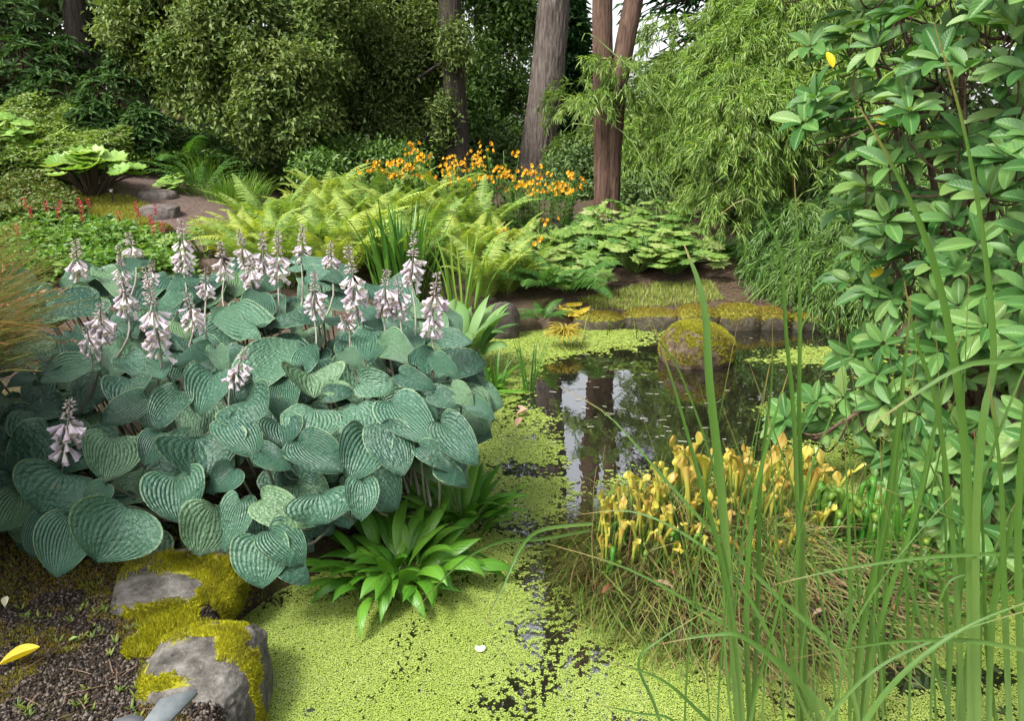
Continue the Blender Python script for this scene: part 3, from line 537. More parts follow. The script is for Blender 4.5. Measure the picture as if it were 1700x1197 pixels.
g = rng(101)
def put_leaf(bx, by, tx, ty, wpx, off, cup, fc=.6):
    B = onmound(bx, by, off); T = onmound(tx, ty, off + .01)
    if abs(T[1] - B[1]) > .28: T = PY(tx, ty, B[1] + .28 * np.sign(T[1] - B[1]))
    y = nrm(T - B); tocam = nrm(CAM - B); up_ = float(np.interp(by, [430, 620, 800], [1.15, .75, .42])); n = nrm(tocam * fc + np.array([0, 0, up_]) + g.normal(0, .22, 3)); w = wpx * depth(B) / F
    B2 = B - nrm(CAM - B) * 0; k = hkey(B); hosta_leaf(HB[k], B, T, w, n, g, cup)
    c = HC[k]; rt_ = np.array([B[0] * .75 + c[0] * .25, max(B[1] + .3, 2.5), .2]); q = np.array([B, B * .8 + rt_ * .2 - nrm(CAM - B) * .03, B * .4 + rt_ * .6 - [0, 0, .03], rt_])
    tubes(HS[k], smoothpath(q, 9)[None], np.full((1, 9), .0042))
for i, (z, bx, by, tx, ty, wz) in enumerate(HL):
    s = 2.8333; put_leaf(z[0] + bx / s, z[1] + by / s, z[0] + tx / s, z[1] + ty / s, wz / s * 1.14, -.07 + .05 * g.random(), g.choice([-.05, .12, .28]), .85)
nf = 0                                    # leaves deeper in the mound
HPOLY = [(-60, 600), (40, 470), (120, 440), (300, 432), (420, 428), (560, 425), (640, 470), (700, 520), (770, 640), (750, 740), (660, 770), (560, 800), (470, 870), (420, 930), (330, 900), (120, 940), (-60, 880)]
while nf < 230:
    x, y = g.uniform(-60, 790), g.uniform(420, 930)
    if not inpoly(np.array([x]), np.array([y]), HPOLY)[0]: continue
    nf += 1; L = g.uniform(75, 115) * (.7 + .3 * (y - 420) / 500); cx_ = 380; a = math.atan2(1.0, (x - cx_) / 300) + g.normal(0, .5)
    put_leaf(x, y, x + L * math.cos(a), y + L * math.sin(a) * .8, L * .95, .13 + .19 * g.random(), g.choice([-.1, .2]))
def bell(nk=7):                           # one funnel flower hanging along +Y
    t = np.array([0, .12, .35, .6, .85, 1.0]); r = np.array([.05, .07, .10, .19, .22, .30]); th = np.linspace(0, 2 * np.pi, nk + 1)
    v = np.stack([r[:, None] * np.cos(th), np.repeat(t[:, None], nk + 1, 1) + .06 * np.cos(3 * th)[None] * (t[:, None] > .9), r[:, None] * np.sin(th)], -1)
    return v.reshape(-1, 3), [grid_faces(nk + 1, 6)]
BELL = bell(); BUD_V = np.array([[0, 0, 0], [.17, .5, 0], [0, .5, .17], [-.17, .5, 0], [0, .5, -.17], [0, 1, 0]]); BUD_F = [np.array([[0, 1, 2], [0, 2, 3], [0, 3, 4], [0, 4, 1], [5, 2, 1], [5, 3, 2], [5, 4, 3], [5, 1, 4]])]
HT = {}
for k, lab in (('a', 'blue-green hosta at the left, bearing one lone low spike of lilac bells'), ('b', 'middle hosta, widest of the group, with the most lilac flower spikes, behind the mossy stones'), ('c', 'hosta leaning out over the duckweed behind the bright strap-leaved plant')):
    t = thing('hosta', lab, 'hosta', HC[k], 'hostas massed beside the pond'); HT[k] = t
    HB[k].build('foliage', M_hosta, t, True); HS[k].build('petioles', M_hstem, t, True)
SPK = [(305, 360, 305, 450, 46), (130, 393, 128, 455, 50), (220, 385, 224, 428, 40), (205, 455, 212, 515, 40), (240, 440, 268, 592, 62), (160, 500, 168, 565, 52), (152, 540, 153, 592, 30), (318, 485, 322, 542, 36), (340, 443, 342, 492, 26), (366, 400, 372, 456, 42), (403, 380, 408, 440, 34), (432, 385, 436, 445, 36), (455, 383, 462, 468, 44), (500, 373, 500, 432, 34), (549, 400, 548, 445, 30), (595, 403, 595, 525, 46), (640, 447, 638, 520, 46), (664, 458, 664, 520, 34), (682, 383, 684, 472, 40), (723, 450, 716, 550, 48), (524, 447, 522, 522, 36), (388, 578, 383, 640, 36), (104, 668, 108, 752, 64), (197, 405, 204, 470, 26), (256, 430, 250, 470, 20), (412, 430, 418, 470, 34), (575, 520, 580, 545, 18)]
for (x0, y0, x1, y1, wp) in SPK:
    q = onmound(x1, y1, -.12 if y1 < 600 else -.08); Y = q[1] - .02; base = PY(x1, y1, Y); top = PY(x0, y0, Y - .03); k = hkey(base); root = HC[k] + [g.normal(0, .12), g.normal(0, .1), 0]
    top = top + [g.normal(0, .018), g.normal(0, .02), 0]; H = np.linalg.norm(top - base); ax = nrm(top - base); wr = wp * depth(base) / F * .5; bl = min(max(wr * .78, .020), .038)
    low = onmound(x1 + (x1 - 380) * .02, y1 + 55, .05); st = smoothpath([root, root * .4 + low * .6, low, base, top], 16); sm = MB(); tubes(sm, st[None], np.linspace(.0065, .0022, 16)[None]); sp = sm.build('flower_spike', M_hstem, HT[k], True)
    nb = int(22 + H * 215); tt = np.sort(g.random(nb) ** .8); fr = tt * .98; P = base + ax * (H * fr)[:, None]; az = np.arange(nb) * 2.4 + g.normal(0, .3, nb)
    op = fr < g.uniform(.42, .62); e = np.where(op, g.uniform(-1.35, -.6, nb) + .5 * fr, g.uniform(-.3, .5, nb)); y = np.stack([np.cos(az) * np.cos(e), np.sin(az) * np.cos(e), np.sin(e)], -1)
    l = np.where(op, bl * g.uniform(.85, 1.2, nb), bl * (.8 - .5 * fr) * g.uniform(.8, 1.2, nb)); M = frames(y, g.normal(0, 1, (nb, 3)), np.repeat(l[:, None], 3, 1)); off = np.stack([np.cos(az), np.sin(az), az * 0], -1) * (.004 + .010 * op[:, None])
    bm_ = MB(); bm_.inst(*BELL, M[op], (P + off)[op]); bm_.build('open_bells', M_lilac, sp, True)
    if (~op).any(): um = MB(); um.inst(BUD_V, BUD_F, M[~op] * 1.3, (P + off)[~op]); um.build('buds', M_bud, sp, True)

# ------------------------------------------------------------------ strap-leaved plants at the duckweed edge
def strap_plant(name, label, cat, root, n, L0, L1, W, seed, mat, az0=0, az1=6.28, e0=(.9, 1.45), e1=(-.9, .3), spread=.07, prof=None, nn=14, fold=.22, group=None):
    g = rng(seed); az = g.uniform(az0, az1, n); b = root + np.stack([np.cos(az), np.sin(az), az * 0], -1) * g.uniform(0, spread, n)[:, None] + [0, 0, 0]
    L = g.uniform(L0, L1, n); pts = arcs(b, az, L, g.uniform(*e0, n), g.uniform(*e1, n), nn, 1.3, g.normal(0, .35, n)); t = np.linspace(0, 1, nn)
    pr = prof(t) if prof else np.clip(np.sin(np.pi * np.clip((t - .16) / .86, 0, 1)) ** .6, .13, 1) * (1 - t ** 6)
    mb = MB(); tw = g.normal(0, .35, n); sd = azside(az) + np.stack([az * 0, az * 0, tw], -1); ribbons(mb, pts, pr[None] * (W * g.uniform(.75, 1.2, n))[:, None], sd, fold)
    t_ = thing(name, label, cat, root, group); mb.build('foliage', mat, t_, True); return t_
r1 = PZ(658, 962, .02); r1[1] += .04
strap_plant('strap_leaved_plant', 'bright green strap-leaved plant arching over the duckweed in front of the hostas', 'plant', r1, 88, .15, .32, .058, 3, M_strap, spread=.19, e0=(.6, 1.5), e1=(-1.4, .4))
r2 = PZ(765, 895, .0); r2[1] += .08
strap_plant('strap_leaved_plant', 'smaller strap-leaved plant tucked behind the right end of the bright one', 'plant', r2, 50, .2, .34, .044, 4, M_strap, spread=.11)
# lobed pale green plant and rushes at the hosta's right shoulder
r3 = onground(765, 600); r3[1] += .05
strap_plant('lettuce_leaved_plant', 'pale green wavy-leaved plant between the hosta and the pond corner', 'plant', r3, 46, .28, .5, .11, 8, M_glau, e0=(.9, 1.5), e1=(-.7, .5), spread=.18, fold=.35)
r3b = PZ(770, 650, .0)
strap_plant('creeping_plant', 'low leafy green plant at the waterline under the right hosta leaves', 'plant', r3b, 60, .1, .24, .05, 9, M_strap, e0=(.3, 1.2), e1=(-.8, .2), spread=.25)
for (x, y, n, L, s, lab) in [(822, 655, 14, .36, 21, 'dark green reed tuft standing in duckweed, nearer the hosta'), (878, 655, 12, .42, 22, 'bright green reed tuft standing in duckweed at the open water edge')]:
    strap_plant('reed_tuft', lab, 'reed', PZ(x, y, -.02), n, L * .7, L, .016, s, M_iris, e0=(1.2, 1.54), e1=(.4, 1.5), spread=.05, prof=lambda t: 1 - t ** 2.5, fold=.15)

# ------------------------------------------------------------------ sword-leaved iris behind the hosta
t = strap_plant('iris_clump', 'clump of upright dark green sword leaves rising among the hosta flowers', 'iris', onground(672, 505), 60, .55, .95, .042, 31, M_iris, e0=(1.25, 1.55), e1=(.5, 1.6), spread=.22, prof=lambda t: (1 - t ** 3) * .95 + .02, fold=.12)
strap_plant('iris_clump', 'sparser pale iris leaves beside the yellow fern above the pond corner', 'iris', onground(770, 520), 22, .4, .8, .022, 32, M_grassg, e0=(1.25, 1.55), e1=(.3, 1.5), spread=.2, prof=lambda t: (1 - t ** 3), fold=.12)

# ------------------------------------------------------------------ ferns
def fern_mesh(seed, nf, L0, L1, W, e0, e1, npin=36, az0=0, az1=6.283, pw=.35):
    g = rng(seed); az = np.linspace(az0, az1, nf, endpoint=False) + g.normal(0, .25, nf); b = np.stack([np.cos(az), np.sin(az), az * 0], -1) * .05
    n = npin + 4; L = g.uniform(L0, L1, nf); pts = arcs(b, az, L, g.uniform(*e0, nf), g.uniform(*e1, nf), n, 1.4, g.normal(0, .3, nf)); mb = MB(); st = MB()
    ribbons(st, pts, np.linspace(.007, .002, n)[None] * np.ones((nf, 1)), azside(az), .2)
    tg = nrm(np.gradient(pts, axis=1)); sd = nrm(azside(az)[:, None] - tg * (azside(az)[:, None] * tg).sum(-1, keepdims=True)); up = np.cross(sd, tg)
    t = np.linspace(0, 1, n)[4:]; ln = (W * np.sin(np.pi * np.clip(t, .02, 1) ** .75) ** .8 + .01)
    for s in (-1, 1):
        P = pts[:, 4:].reshape(-1, 3); d = nrm(sd[:, 4:] * s + tg[:, 4:] * .35 + up[:, 4:] * .18 + g.normal(0, .05, sd[:, 4:].shape)).reshape(-1, 3); l = (ln[None] * L[:, None] * g.uniform(.85, 1.1, (nf, len(t)))).reshape(-1, 1)
        k = np.linspace(0, 1, 7); dr = np.array([0, 0, -1.])[None, None] * (k ** 2)[None, :, None] * l[:, :, None] * .22
        pp_ = P[:, None] + d[:, None] * k[None, :, None] * l[:, :, None] + dr; zig = np.array([.8, 1, .72, .95, .62, .6, .08])
        ribbons(mb, pp_, zig[None] * np.repeat(L[:, None] * .021, len(t), 1).reshape(-1, 1), np.repeat(tg[:, 4:].reshape(-1, 1, 3), 7, 1), .1)
    return mb, st
FPROTO = []
def fernkind(label, mat, *a, name='fern', group=None, **k):
    t = thing(name, label, 'fern', (0, 0, 0), group); mb, st = fern_mesh(*a, **k); st.build('stalks', M_stem, t); mb.build('fronds', mat, t); return t
FL = 'yellow-green feathery fern in the sunlit bank of ferns behind the hosta flowers'; FG = 'ferns massed on the bank'
prot = [fernkind(FL, M_fern, 50, 15, .62, .95, .13, (1.15, 1.52), (-.4, .7), group=FG), fernkind(FL, M_fern, 51, 17, .55, .85, .14, (1.05, 1.5), (-.5, .6), group=FG), fernkind(FL, M_fern3, 52, 16, .6, .9, .135, (1.1, 1.5), (-.4, .7), group=FG)]
g = rng(60); used = set()
FP = [(430, 405), (470, 415), (520, 420), (575, 420), (640, 420), (700, 410), (760, 420), (800, 410), (455, 370), (510, 365), (560, 355), (620, 350), (680, 355), (735, 365), (790, 375), (545, 320), (600, 320), (655, 330), (720, 330), (420, 375), (490, 440), (560, 450), (840, 400), (440, 440), (610, 395), (530, 340), (690, 390), (750, 335), (400, 400), (660, 440)]
for i, (x, y) in enumerate(FP):
    p = onground(x + g.normal(0, 6), y + 40); k = i % 3; sc = g.uniform(.86, 1.08) * (1.0 if y > 350 else 1.1)
    if k not in used: o = prot[k]; used.add(k); o.location = p; o.rotation_euler = (0, 0, g.uniform(0, 6)); o.scale = (sc,) * 3
    else: dup(prot[k], p, g.uniform(0, 6.28), sc)
dup(prot[2], onground(868, 478), 2.0, .75, 'yellow-green fern arching between the low orange lilies and the pond corner'); dup(prot[1], onground(842, 492), 4.0, .7, 'yellow-green fern just above the dark stones')
o = dup(prot[0], onground(805, 500), 1.2, .85, 'isolated yellow fern with long pointed fronds leaning over the dark stones')
f2 = fernkind('small dark green fern hanging beside the upright dark stone', M_fern2, 55, 12, .35, .55, .2, (.5, 1.2), (-.9, -.2)); f2.location = onground(895, 500) + [0, 0, .12]
dup(f2, onground(900, 545) + [0, 0, .05], 2, .6, 'tiny fern at the duckweed edge below the small dark one')
dup(prot[2], onground(60, 285), .9, .8, 'green fern poking out of the low cover at the far left bank')
dup(f2, onground(300, 285), .5, 2.1, 'large fresh green fern behind the path, under the dark trees')
dup(f2, onground(262, 262), 2.5, 1.8, 'second large green fern at the back, left of the first one')
f3 = fernkind('fern with narrow strap fronds arching beside the path bend', M_fern2, 56, 22, .6, .9, .06, (.6, 1.3), (-.7, .1), npin=18); f3.location = onground(335, 325)
dup(f2, onground(1195, 425), 1.5, 1.1, 'feathery fern at the foot of the bamboo beside the bare litter')
dup(f2, onground(1245, 440), 4, .9, 'small fern under the hanging bamboo leaves')
dup(f2, onground(935, 500) + [0, 0, .1], 3.5, 1.15, 'lush green fern overhanging the yellow lobed leaf')

# ------------------------------------------------------------------ orange-flowered plants
def lily_clump(label, root, n, h0, h1, seed, rad, nfl=.6):
    g = rng(seed); az = g.uniform(0, 6.28, n); b = root + np.stack([np.cos(az), np.sin(az), az * 0], -1) * (rad * g.random(n) ** .5)[:, None]; H = g.uniform(h0, h1, n) * (.72 if seed in (201, 202) else .62) * g.uniform(.78, 1.12, n)
    pts = arcs(b, az, H, np.full(n, 1.55), g.uniform(1.15, 1.5, n), 10); t = thing('orange_lily', label, 'lily', root, 'orange lilies in front of the trees'); st = MB(); tubes(st, pts, np.full((n, 10), .004), 4); st.build('stems', M_stem, t)
    lm = MB(); k = 44; idx = g.integers(1, 9, (n, k)); P = np.take_along_axis(pts, idx[..., None], 1).reshape(-1, 3); a2 = g.uniform(0, 6.28, n * k); L = g.uniform(.06, .12, n * k)
    lp = arcs(P, a2, L, g.uniform(.2, 1.1, n * k), g.uniform(-.8, .2, n * k), 5); ribbons(lm, lp, np.array([.3, 1, .9, .6, .05])[None] * np.full((n * k, 1), .016), azside(a2), .2); lm.build('foliage', M_iris, t)
    fm = MB()
    for j in range(n):
        if g.random() > nfl: continue
        m = g.integers(4, 8); a = g.uniform(0, 6.28, m); c = pts[j, -1] + np.stack([np.cos(a) * .06, np.sin(a) * .06, g.uniform(-.01, .05, m)], -1); dirs = nrm(np.stack([np.cos(a), np.sin(a), a * 0 + .4], -1))
        for q in range(6):
            th = q * 1.047; A = nrm(np.cross(dirs, [0, 0, 1.])); B_ = np.cross(A, dirs); y = nrm(dirs * .8 + (A * math.cos(th) + B_ * math.sin(th)) * .75); fm.inst(LEAF6_V, LEAF6_F, frames(y, dirs, np.tile([.020, .036, .036], (m, 1))), c)
    fm.build('blossoms', M_orange, t); return t
for a in [('orange lilies nearest the dark trunk, the widest patch', 738, 372, 34, .9, 1.15, 1, .55), ('orange lilies left of the dark trunk, low over the ferns', 690, 372, 16, .8, .98, 2, .4), ('dense orange lilies at the foot of the leaning trunk', 878, 388, 30, .85, 1.1, 3, .5), ('few orange lilies right of the leaning trunk', 925, 395, 9, .8, .95, 4, .25), ('two or three orange lilies in bloom low beside the broad leaves', 868, 450, 9, .55, .75, 5, .25), ('orange lilies apart on the far left, among the fern tips', 628, 372, 7, 1.0, 1.15, 6, .2), ('tall orange lilies between the dark and leaning trunks', 838, 372, 9, 1.15, 1.35, 7, .3), ('orange lilies between the two large patches', 800, 385, 14, .75, 1.0, 8, .4)]:
    lily_clump(a[0], onground(a[1], a[2]), a[3], a[4], a[5], 200 + a[6], a[7])

# ------------------------------------------------------------------ broad lobed leaves
def radleaf(lobes, depth_, cup, peltate=False, nr=5, per=6, teeth=.06):
    n = lobes * per; th = np.linspace(0, 2 * np.pi, n + 1); r = 1 - depth_ * np.abs(np.sin(lobes * th / 2)) ** .8 * 1.0 + teeth * np.cos(th * lobes * 3)
    if not peltate: r = r * (1 - .75 * np.exp(-((th - np.pi * 1.5) / .22) ** 2))
    rr = np.linspace(.02, 1, nr)[:, None]; x = rr * r * np.cos(th); y = rr * r * np.sin(th); z = cup * rr ** 2 + .05 * rr * np.cos(lobes * th)
    uv = np.stack([np.repeat((th[None] / np.pi - 1), nr, 0), np.repeat(rr, n + 1, 1)], -1)
    return np.stack([x, y, z], -1).reshape(-1, 3), [grid_faces(n + 1, nr)], uv.reshape(-1, 2)
RODG = radleaf(7, .38, -.18); DARM = radleaf(9, .18, .22, True); PAD = radleaf(5, .12, -.1)
def lobed_plant(name, label, cat, root, n, rad, h0, h1, s0, s1, seed, tmpl, mat, stalk=M_stem, group=None, sr=.005):
    g = rng(seed); az = g.uniform(0, 6.28, n); rr = rad * g.random(n) ** .6; P = root + np.stack([np.cos(az) * rr, np.sin(az) * rr, g.uniform(h0, h1, n) * (1 - .45 * (rr / rad) ** 2)], -1)
    nn = nrm(np.stack([np.cos(az) * .5, np.sin(az) * .5 - .25, az * 0 + .9], -1) + g.normal(0, .2, (n, 3))); y = np.stack([np.cos(az), np.sin(az), az * 0 - .1], -1); s = g.uniform(s0, s1, n)
    t = thing(name, label, cat, root, group); mb = MB(); mb.inst(tmpl[0], tmpl[1], frames(y, nn, np.stack([s, s, s], -1)), P, tmpl[2]); mb.build('foliage', mat, t, True)
    st = MB(); b = root + np.stack([np.cos(az), np.sin(az), az * 0], -1) * .06; q = np.stack([b, b * .55 + P * .45 + [0, 0, .06], P - nn * .004], 1); q = np.stack([smoothpath(a, 7) for a in q]); tubes(st, q, np.full((n, 7), sr), 5); st.build('stalks', stalk, t, True); return t
for i, (x, y, n, rad, h, lab) in enumerate([(985, 440, 34, .55, .42, 'broad-leaved clump in front of the red-brown trunk'), (1055, 452, 42, .6, .5, 'largest broad-leaved clump, in the middle of the far bank'), (1115, 455, 36, .5, .42, 'pale broad-leaved clump next to the bare litter patch'), (915, 452, 26, .5, .4, 'broad-leaved clump beside the low orange lilies'), (945, 485, 22, .4, .34, 'dark broad-leaved clump above the yellow lobed leaf'), (1020, 412, 22, .5, .5, 'rearmost broad-leaved clump beside the flat board'), (1085, 420, 26, .5, .55, 'rearmost broad-leaved clump toward the bamboo')]):
    lobed_plant('broad_leaved_clump', lab, 'plant', onground(x, y), int(n * 2.2), rad, h * .55, h * 1.0, .075, .125, 300 + i, RODG, M_rodg, group='broad lobed-leaved clumps on the far bank')
lobed_plant('umbrella_plant', 'umbrella-leaved plant on dark stalks beside the path, left of the rocks', 'plant', onground(155, 328), 36, .5, .42, .56, .12, .18, 320, DARM, M_darm, M_darkstalk, sr=.014)
lobed_plant('lobed_leaf_plant', 'fallen-looking yellow lobed leaf plant hanging over the pond corner', 'plant', PZ(965, 530, .05) + [0, .05, 0], 5, .16, .06, .16, .09, .13, 321, RODG, leafmat('ochre_leaf', [(.3, .22, .02), (.4, .3, .03)], .5, .3, .3))
lobed_plant('leafy_plant', 'bright yellow-green little plant beside the path and the narrow fern', 'plant', onground(292, 322), 22, .2, .1, .25, .05, .09, 322, PAD, M_darm)
lobed_plant('leafy_plant', 'big-leaved light green plant at the left picture edge under the dark shrubs', 'plant', onground(12, 285), 40, .5, .35, .75, .08, .15, 323, PAD, M_darm)
lobed_plant('leafy_plant', 'star-leaved green plant between the tallest left hosta spike and the path', 'plant', onground(345, 430), 26, .42, .2, .34, .09, .15, 324, radleaf(6, .6, -.12), M_rodg)
lobed_plant('leafy_plant', 'yellowing little-leaved plant at the lower edge of the ferns', 'plant', onground(392, 425), 40, .35, .1, .25, .05, .08, 325, PAD, leafmat('yellowing_leaf', [(.3, .36, .04), (.45, .46, .06), (.5, .36, .06)], .5, .3, .3))
strap_plant('yellow_tuft', 'rounded tuft of yellowed grass drooping into the duckweed at the pond corner', 'grass tuft', PZ(938, 556, .10), 190, .1, .19, .009, 45, leafmat('yellow_grass', [(.26, .19, .02), (.36, .27, .035), (.3, .3, .06)], .6, .2, .3), e0=(.4, 1.5), e1=(-1.6, -.9), spread=.05, prof=lambda t: 1 - t ** 3)
for i, (x, y, n, lab) in enumerate([(1010, 548, 26, 'thin rush shoots at the waterline left of the round boulder'), (960, 575, 18, 'sparse thin shoots rising from the floating weed'), (1060, 552, 14, 'few bent rush shoots by the far edging stones')]):
    strap_plant('rush_shoots', lab, 'rush', PZ(x, y, 0), n, .12, .32, .007, 70 + i, M_rush, e0=(.5, 1.5), e1=(-.6, 1.2), spread=.3, prof=lambda t: 1 - .8 * t)
# flat weathered board lying in front of the red-brown trunk
p0 = onground(962, 388); bw = .42; hx = np.array([[-1, -.35, 0], [.9, -.5, 0], [1.05, .35, 0], [.2, .45, 0], [-.9, .3, 0]]) * [bw, .28, 1] + p0 + [0, 0, .16]; mb = MB(); mb.add(np.concatenate([hx, hx - [0, 0, .09]]), np.array([[0, 1, 2, 3, 4]]), np.array([[i, i + 5, (i + 1) % 5 + 5, (i + 1) % 5] for i in range(5)])[:, ::-1], np.array([[9, 8, 7, 6, 5]]))
tag(mb.build('flat_stone', M_wood), 'flat pale weathered slab lying in front of the red-brown trunk', 'slab')
# plant label on a stake
pl = onground(189, 345); t = thing('plant_label', 'small black plant label on a thin stake beside the umbrella plant', 'plant label', pl)
mb = MB(); tubes(mb, np.array([[pl, pl + [0, 0, .16]]]), np.full((1, 2), .006)); mb.build('stake', M_black, t)
def box(mb, c, h): 
    v = np.array([[x, y, z] for x in (-1, 1) for y in (-1, 1) for z in (-1, 1)]) * np.array(h) + np.array(c); return mb.add(v, np.array([[0, 1, 3, 2], [4, 6, 7, 5], [0, 4, 5, 1], [2, 3, 7, 6], [0, 2, 6, 4], [1, 5, 7, 3]]))
mb = MB(); box(mb, pl + [0, -.005, .19], (.038, .004, .026)); mb.build('plate', M_black, t)
mb = MB(); [box(mb, pl + [dx, -.0105, .19 + dz], (wd, .001, .003)) for dx, dz, wd in ((0, .008, .018), (0, -.002, .012), (0, -.011, .015))]; mb.build('printed_lines', M_glyph, t)

# ------------------------------------------------------------------ bistort and low cover on the left
def cover_patch(name, label, poly, n, hgt, L, mat, seed, cat='ground cover', stuff=True, wd=.55, base=None, tilt=.5):
    g = rng(seed); poly = np.array(poly, float); lo = poly.min(0); hi = poly.max(0); P = np.zeros((0, 3))
    gc = np.array([onground(a, b) for a, b in poly])[:, :2]; lo = gc.min(0); hi = gc.max(0)
    while len(P) < n:
        q = g.uniform(lo, hi, (n, 2)); q = q[inpoly(q[:, 0], q[:, 1], gc)]; P = np.concatenate([P, np.concatenate([q, gh(q)[:, None]], 1)])
    P = P[:n]; hh = hgt * (.35 + 1.1 * fbm(P[:, :2] * 2.2, seed, 3)); P[:, 2] += hh * g.random(n) ** .45
    az = g.uniform(0, 6.28, n); y = np.stack([np.cos(az), np.sin(az), g.normal(.1, .4, n)], -1); nn = np.array([0, -.3, 1.]) + g.normal(0, tilt, (n, 3)); s = L * g.uniform(.6, 1.3, n)
    mb = MB(); mb.inst(LEAF_V, LEAF_F, frames(y, nn, np.stack([s * wd, s, s], -1)), P); o = mb.build(name, mat)
    return kind(o, 'stuff') if stuff else tag(o, label, cat)
bz = [(-40, 400), (60, 375), (200, 392), (300, 420), (330, 470), (120, 480), (-60, 480)]
c = onground(150, 420); bt = thing('red_bistort', 'low bright green bistort patch with upright red flower spikes behind the hosta', 'bistort', c)
g = rng(90); o = cover_patch('foliage', '', bz, 9000, .2, .075, M_persi, 91, stuff=True); del o['kind']; o.parent = bt; o.location = -np.array(bt.location)
gc = np.array([onground(a, b) for a, b in bz])[:, :2]
SPX = [(60, 388), (85, 380), (115, 375), (122, 372), (143, 372), (150, 378), (155, 372), (197, 372), (232, 378), (238, 392), (262, 382), (275, 400), (288, 420), (245, 430), (257, 418), (97, 420), (34, 428), (170, 400), (205, 395), (70, 400), (140, 396), (180, 385), (48, 372), (225, 400), (262, 405), (268, 432), (110, 392), (20, 395)]
for (x, y) in SPX[::2] + SPX[1:12:4]:
    p = onground(x + g.normal(0, 3), y + 32); sm = MB(); pts = arcs(p[None], [g.uniform(0, 6)], [.36], 1.55, 1.45, 6); tubes(sm, pts, np.full((1, 6), .003), 4); s = sm.build('flower_spike', M_stem, bt)
    tip = pts[0, -1]; k = 60; a = g.uniform(0, 6.28, k); z = g.uniform(-.02, .085, k); rr = .011 * np.sqrt(np.clip(1 - ((z - .03) / .065) ** 2, .05, 1)); Pp = tip + np.stack([np.cos(a) * rr, np.sin(a) * rr, z], -1)
    fm = MB(); fm.inst(LEAF6_V, LEAF6_F, frames(np.stack([np.cos(a), np.sin(a), a * 0 + .7], -1), np.tile([0, 0, 1.], (k, 1)), np.tile([.013, .017, .013], (k, 1))), Pp); fm.build('florets', M_pink, s)
cover_patch('ground_cover', '', [(-120, 225), (40, 222), (190, 235), (240, 268), (225, 296), (60, 318), (-150, 330)], 80000, .5, .055, M_cover, 95)
cover_patch('ground_cover', '', [(-100, 330), (60, 325), (125, 345), (150, 380), (40, 395), (-90, 400)], 14000, .28, .05, leafmat('bronze_cover_leaf', [(.06, .11, .02), (.11, .16, .03), (.14, .12, .045)], .5, .3, .3), 96)
cover_patch('ground_cover', '', [(205, 262), (300, 250), (420, 255), (520, 272), (480, 320), (400, 318), (300, 300), (215, 300)], 16000, .35, .06, M_fresh, 94)
cover_patch('ground_cover', '', [(1530, 560), (1800, 545), (2300, 600), (2500, 800), (2300, 980), (1960, 980), (1700, 740)], 16000, .3, .07, M_fresh, 93)
# grassy moss mound beside the umbrella plant
def grass_area(name, poly, n, L, wd, mat, seed, e=(.9, 1.5)):
    g = rng(seed); gc = np.array([onground(a, b) for a, b in poly])[:, :2]; lo = gc.min(0); hi = gc.max(0); q = g.uniform(lo, hi, (n * 3, 2)); q = q[inpoly(q[:, 0], q[:, 1], gc)][:n]
    P = np.concatenate([q, gh(q)[:, None]], 1); az = g.uniform(0, 6.28, len(P)); pts = arcs(P, az, L * g.uniform(.5, 1.2, len(P)), g.uniform(*e, len(P)), g.uniform(-.3, 1.3, len(P)), 4); mb = MB(); ribbons(mb, pts, np.array([1, .9, .6, .1])[None] * np.full((len(P), 1), wd), azside(az), .1)
    return kind(mb.build(name, mat), 'stuff')
grass_area('moss_lawn', [(60, 345), (130, 322), (215, 330), (262, 352), (235, 385), (120, 385)], 22000, .07, .007, leafmat('moss_lawn_blade', [(.16, .17, .03), (.25, .25, .045), (.33, .31, .06)], .7, .15, .3), 97)
grass_area('short_grass', [(960, 500), (1060, 478), (1180, 468), (1200, 500), (1040, 520), (990, 522)], 5000, .05, .005, leafmat('sparse_grass_blade', [(.14, .2, .03), (.22, .28, .05), (.3, .3, .1)], .6, .2, .3), 98)
mb = MB(); g = rng(99); q = np.stack([g.uniform(.6, 3.4, 9000), g.uniform(6.3, 9.6, 9000)], -1); P = np.concatenate([q, gh(q)[:, None] + .006], 1); az = g.uniform(0, 6.28, len(P)); ribbons(mb, arcs(P, az, g.uniform(.03, .11, len(P)), .12, -.15, 3), np.full((len(P), 3), .007), azside(az), .2); kind(mb.build('needle_litter', M_litter), 'stuff')
for i, (x, y, n, L, lab, m) in enumerate([(385, 335, 420, .5, 'soft mound of fine green grass at the right of the path', M_grassg), (340, 300, 200, .6, 'darker grass tuft behind the narrow-fronded fern', M_grassg), (600, 300, 160, .9, 'tall thin grass standing behind the fern bank', M_grassg), (420, 310, 200, .5, 'grass tuft at the foot of the dark shrub', M_cover)]):
    strap_plant('grass_tuft', lab, 'grass', onground(x, y), n, L * .5, L, .012, 110 + i, m, e0=(.8, 1.5), e1=(-.6, 1.2), spread=.45, prof=lambda t: 1 - t ** 2, nn=8)
